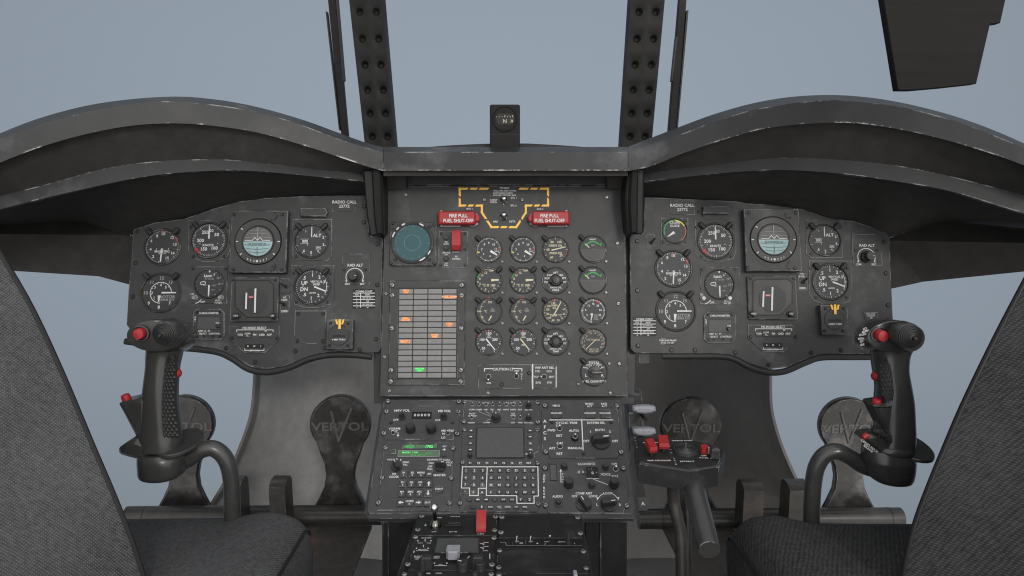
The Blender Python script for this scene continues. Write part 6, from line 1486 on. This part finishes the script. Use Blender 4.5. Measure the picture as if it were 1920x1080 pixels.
for x, y, w, hh, rot in ((305, 565, 88, 130, 12), (442, 525, 106, 130, -4)):
    X0, Y0 = u.p(x, y, .014); M = Matrix.Translation((X0, Y0, .012)) @ Matrix.Rotation(R(rot), 4, 'Z') @ Matrix.Rotation(R(20), 4, 'X')
    b = MB(); w_ = w * k; h_ = hh * k * 1.15
    pr = [(h_/2, -.003), (h_/2, .004)]
    for i in range(9): yy = h_/2 - h_ * .8 * i / 9; pr += [(yy - .0004, .0058), (yy - h_ * .05, .0058), (yy - h_ * .06, .0046)]
    pr += [(-h_ * .36, .006), (-h_/2, .001), (-h_/2, -.003)]
    b.loft([[(-w_/2, a, z) for a, z in pr], [(w_/2, a, z) for a, z in pr]], 'red', M=M); u.part(b, 'rocker_switch', 20)
    b = MB(); b.tube([(X0, Y0 - .004, 0), (X0, Y0 - .003, .010)], .0028, 'blackpaint', 10); u.part(b, 'switch_stem')
X0, Y0 = u.p(690, 612, .003); b = MB(); rr = 136 * k; pr = [(rr * 1.02, 0), (rr, .0022)]
for i in range(8): f0 = 1 - i / 8 * .85; pr += [(rr * f0, .002 + i * .0004 + .0016), (rr * (f0 - .05), .0022 + i * .0004 + .0016), (rr * (f0 - .07), .002 + i * .0004 + .0003)]
pr += [(rr * .15, .0075), (rr * .14, .0115), (rr * .08, .0125), (0, .0128)]
b.lathe(pr, X0, Y0, 'grip', 36, None); u.part(b, 'ribbed_boot', 25)
X0, Y0 = u.p(908, 608, .006); b = MB(); b.tube([(X0, Y0, 0), (X0, Y0, .010)], .0058, 'red', 16); u.part(b, 'round_button', 40)
X0, Y0 = u.p(1018, 635, .010); b = MB(); b.box(X0, Y0, 84*k, 95*k, .002, .016, 'knob', ch=.002); b.box(X0 - 52*k, Y0 + 38*k, 16*k, 14*k, .004, .014, 'screw', ch=.001); b.box(X0 + 48*k, Y0 + 30*k, 12*k, 14*k, .004, .012, 'screw', ch=.001); u.part(b, 'slide_switch', 30)
T_ = u.t; Ri = KT.R.inverted(); lc = lambda w: Ri @ (w - u.o)
b = MB(); a0, a1 = P(1293, 886, .93), P(1330, 1031, .80); b.tube([lc(a0), lc(a0.lerp(a1, .97)), lc(a1)], [.0155, .0135, .0128], 'grip', 28); u.part(b, 'round_handle', 40)
b = MB(); W_ = smooth_path([lc(P(*q)) for q in ((1262, 900, .99), (1263, 935, 1.0), (1268, 965, 1.0), (1276, 1000, 1.0), (1278, 1050, 1.0), (1279, 1150, 1.0))], 6); b.tube(W_, .0092, 'tubemetal', 18); u.part(b, 'support_tube', 50)
b = MB(); W_ = [lc(P(*q)) for q in ((1288, 900, 1.02), (1289, 960, 1.02), (1291, 1150, 1.02))]; b.tube(W_, .006, 'tubemetal', 14); u.part(b, 'support_tube', 50)
u.done()

# defog handles
fr = YF(1208, 790, 1.30)
u = Unit(fr, 'handle_mount', 'narrow upright strip with DEFOG OR DEFROST lettering beside the lower console', 'mounting strip', 1200, 800)
b = MB(); b.prism([u.p(*q) for q in ((1178, 742), (1207, 742), (1214, 968), (1186, 968))], -.05, -.012, 'panel', .002); u.part(b, 'strip', 30)
u.T('DEFOG OR\nDEFROST', 1198, 804, 4.0, 'markdim', -.011); u.T('OUT', 1183.5, 775, 3, 'mark', -.011); u.done()
for y, lb in ((771, 'upper of two pale grey pull handles beside the lower console'), (813, 'lower of two pale grey pull handles, just above the thrust lever box')):
    u = Unit(fr, 'pull_handle', lb, 'pull handle', 1209, y, group='pale grey pull handles')
    b = MB(); pl = [u.p(x, yy, .04) for x, yy in ((1188, y - 6), (1198, y - 8), (1208, y - 8), (1220, y - 8), (1230, y - 6), (1230.5, y + 1), (1222, y + 5), (1210, y + 6), (1196, y + 5), (1188, y + 1))]
    b.prism(pl, .025, .040, 'greyhandle', .004); u.part(b, 'grip', 40)
    X0, Y0 = u.p(1204, y + 4); b = MB(); b.tube([(X0, Y0 - .004, -.02), (X0, Y0 - .002, .03)], .0042, 'blackpaint', 12); u.part(b, 'shaft'); u.done()

# ------------------------------------------------------------------ seats
def uvgrid(L_, mat, name, parent, c, lenu=None):
    """closed loft with length-based UVs for the cloth weave"""
    b = MB(); m = len(L_); n = len(L_[0]); b.uv = []
    vs = []
    fs = []
    uacc = 0; prev = None
    for i in range(m):
        if i: uacc += sum((L_[i][j] - L_[i-1][j]).length for j in range(n)) / n
        vacc = 0
        for j in range(n + 1):
            p = L_[i][j % n]
            if j: vacc += (p - L_[i][j-1]).length
            vs.append(p - c); b.uv.append((uacc, vacc))
    for i in range(m - 1):
        for j in range(n): fs.append((i*(n+1)+j, i*(n+1)+j+1, (i+1)*(n+1)+j+1, (i+1)*(n+1)+j))
    fs += [tuple(reversed(range(n))), tuple((m-1)*(n+1)+j for j in range(n))]
    b.add(vs, fs, mat); return b.build(name, parent, 40)
def back(E, sg, mat, t, c, d_far, d_near):
    """backrest: E = visible edge polyline, sg = direction away from the aisle"""
    El = [(y, x) for x, y in E]; L_ = []
    for y in [E[0][1] + (E[-1][1] - E[0][1]) * i / 26 for i in range(27)]:
        x = interp(El, y); f = (y - 400) / 700
        A = P(x, y, d_far(y)); out = X * sg; near = Vector((0, -1, 0))
        pr = [(0.11, .10), (.040, .04), (.016, .018), (.004, .006), (.0, -.003), (.012, -.012), (.05, -.022), (.10, -.055), (.16, -.11), (.22, -.18), (.27, -.27), (.31, -.27), (.40, -.2), (.42, .1), (.2, .15)]
        L_.append([A + out * a + Vector((0, b_, 0)) for a, b_ in pr])
    uvgrid(L_, mat, 'backrest', t, c)
    b = MB(); b.tube([L_[i][4] - c + X * (sg * .001) for i in range(27)], .0028, 'blackpaint', 8); b.build('piping', t)
def cushion(t, c, xe, xs, ysurf, dfar, mat, sg, xo, prof):
    """seat cushion: profile (px at the far edge) swept towards the viewer"""
    far = [P(x, y, dfar) for x, y in prof]; y0 = far[0].y
    for p in far: pass
    base = [Vector((p.x, y0, p.z)) for p in [CAM + (p - CAM) * ((y0 - CAM.y) / (p.y - CAM.y)) for p in far]]
    L_ = []
    for dy, sh, dz in ((.004, .90, -.055), (.012, .97, -.02), (.0, .99, -.006), (-.018, 1, 0), (-.12, 1, .0), (-.25, 1, .0), (-.4, 1, 0), (-.6, 1, 0)):
        m_ = sum(base, Vector()) / len(base)
        L_.append([Vector((m_.x + (p.x - m_.x) * sh, p.y + dy, min(p.z, max(q.z for q in base)) + dz if p.z > m_.z else p.z)) for p in base])
    uvgrid(L_, mat, 'cushion', t, c)
    return L_
c = P(300, 1000, .9); t = thing('seat', 'left seat in lit-toned grey woven cloth, backrest edge rising at the left of the picture', 'seat', c)
back([(-34, 410), (0, 466), (62, 572), (122, 700), (180, 838), (216, 922), (250, 1008), (275, 1085), (300, 1170)], -1, 'seatfabriclit', t, c, lambda y: .80, 0)
prof = [(150,966),(245,966),(330,965),(420,964),(455,960),(485,955),(512,953),(535,957),(555,965),(568,974),(577,986),(583,1003),(586,1040),(586,1110),(560,1150),(150,1150)]
L_ = cushion(t, c, 0, 0, 0, .98, 'seatfabriclit', 1, 0, prof)
b = MB(); b.tube([L_[i][10] - c + Vector((.0015, 0, .0005)) for i in range(1, 8)], .0022, 'blackpaint', 8); b.build('seam_piping', t)
c = P(1650, 1000, .9); t = thing('seat', 'right seat in shade-toned grey ribbed cloth, backrest edge rising at the right of the picture', 'seat', c)
back([(1948, 470), (1918, 525), (1862, 632), (1800, 760), (1770, 830), (1735, 915), (1708, 990), (1688, 1080), (1672, 1170)], 1, 'seatfabricshade', t, c, lambda y: .80, 0)
prof = [(1368,1110),(1364,1060),(1363,1022),(1370,1000),(1380,984),(1392,972),(1408,963),(1428,961),(1447,958),(1470,962),(1505,970),(1540,974),(1620,975),(1800,975),(1800,1150),(1400,1150)]
L_ = cushion(t, c, 0, 0, 0, .98, 'seatfabricshade', -1, 0, prof)
b = MB(); b.tube([L_[i][3] - c + Vector((-.0015, 0, .0005)) for i in range(1, 8)], .0022, 'blackpaint', 8); b.build('seam_piping', t)

# ------------------------------------------------------------------ pieces of a part go one level down
SUB = {'pointer': 'dial', 'turn_pointer': 'dial', 'deviation_bar': 'compass_card', 'warning_flag': 'compass_card', 'raised_lettering': 'pedal_plate',
       'trim_hat': 'head', 'button': 'head', 'button_collar': 'head', 'hat_socket': 'head', 'aircraft_symbol': 'horizon_ball', 'switch_stem': 'rocker_switch',
       'tip': 'grip', 'thumb_button': 'thumb_rest', 'trigger_button': 'handle', 'checkered_pad': 'handle', 'ball_lever': 'lever_collar', 'screen_seam': 'screen',
       'joint_seam': 'tube', 'stitching': 'side_skirt', 'stiffening_rib': 'outer_plate', 'seam_piping': 'cushion', 'piping': 'backrest', 'finger_button': 'finger_rest'}
base = lambda n: n.split('.')[0]
for root in [o for o in SC.objects if o.parent is None and o.type == 'EMPTY']:
    kids = {}
    for ch in root.children: kids.setdefault(base(ch.name), []).append(ch)
    for nm, par in SUB.items():
        if nm in kids and par in kids:
            for i, ch in enumerate(kids[nm]):
                ch.parent = kids[par][min(i, len(kids[par]) - 1)]
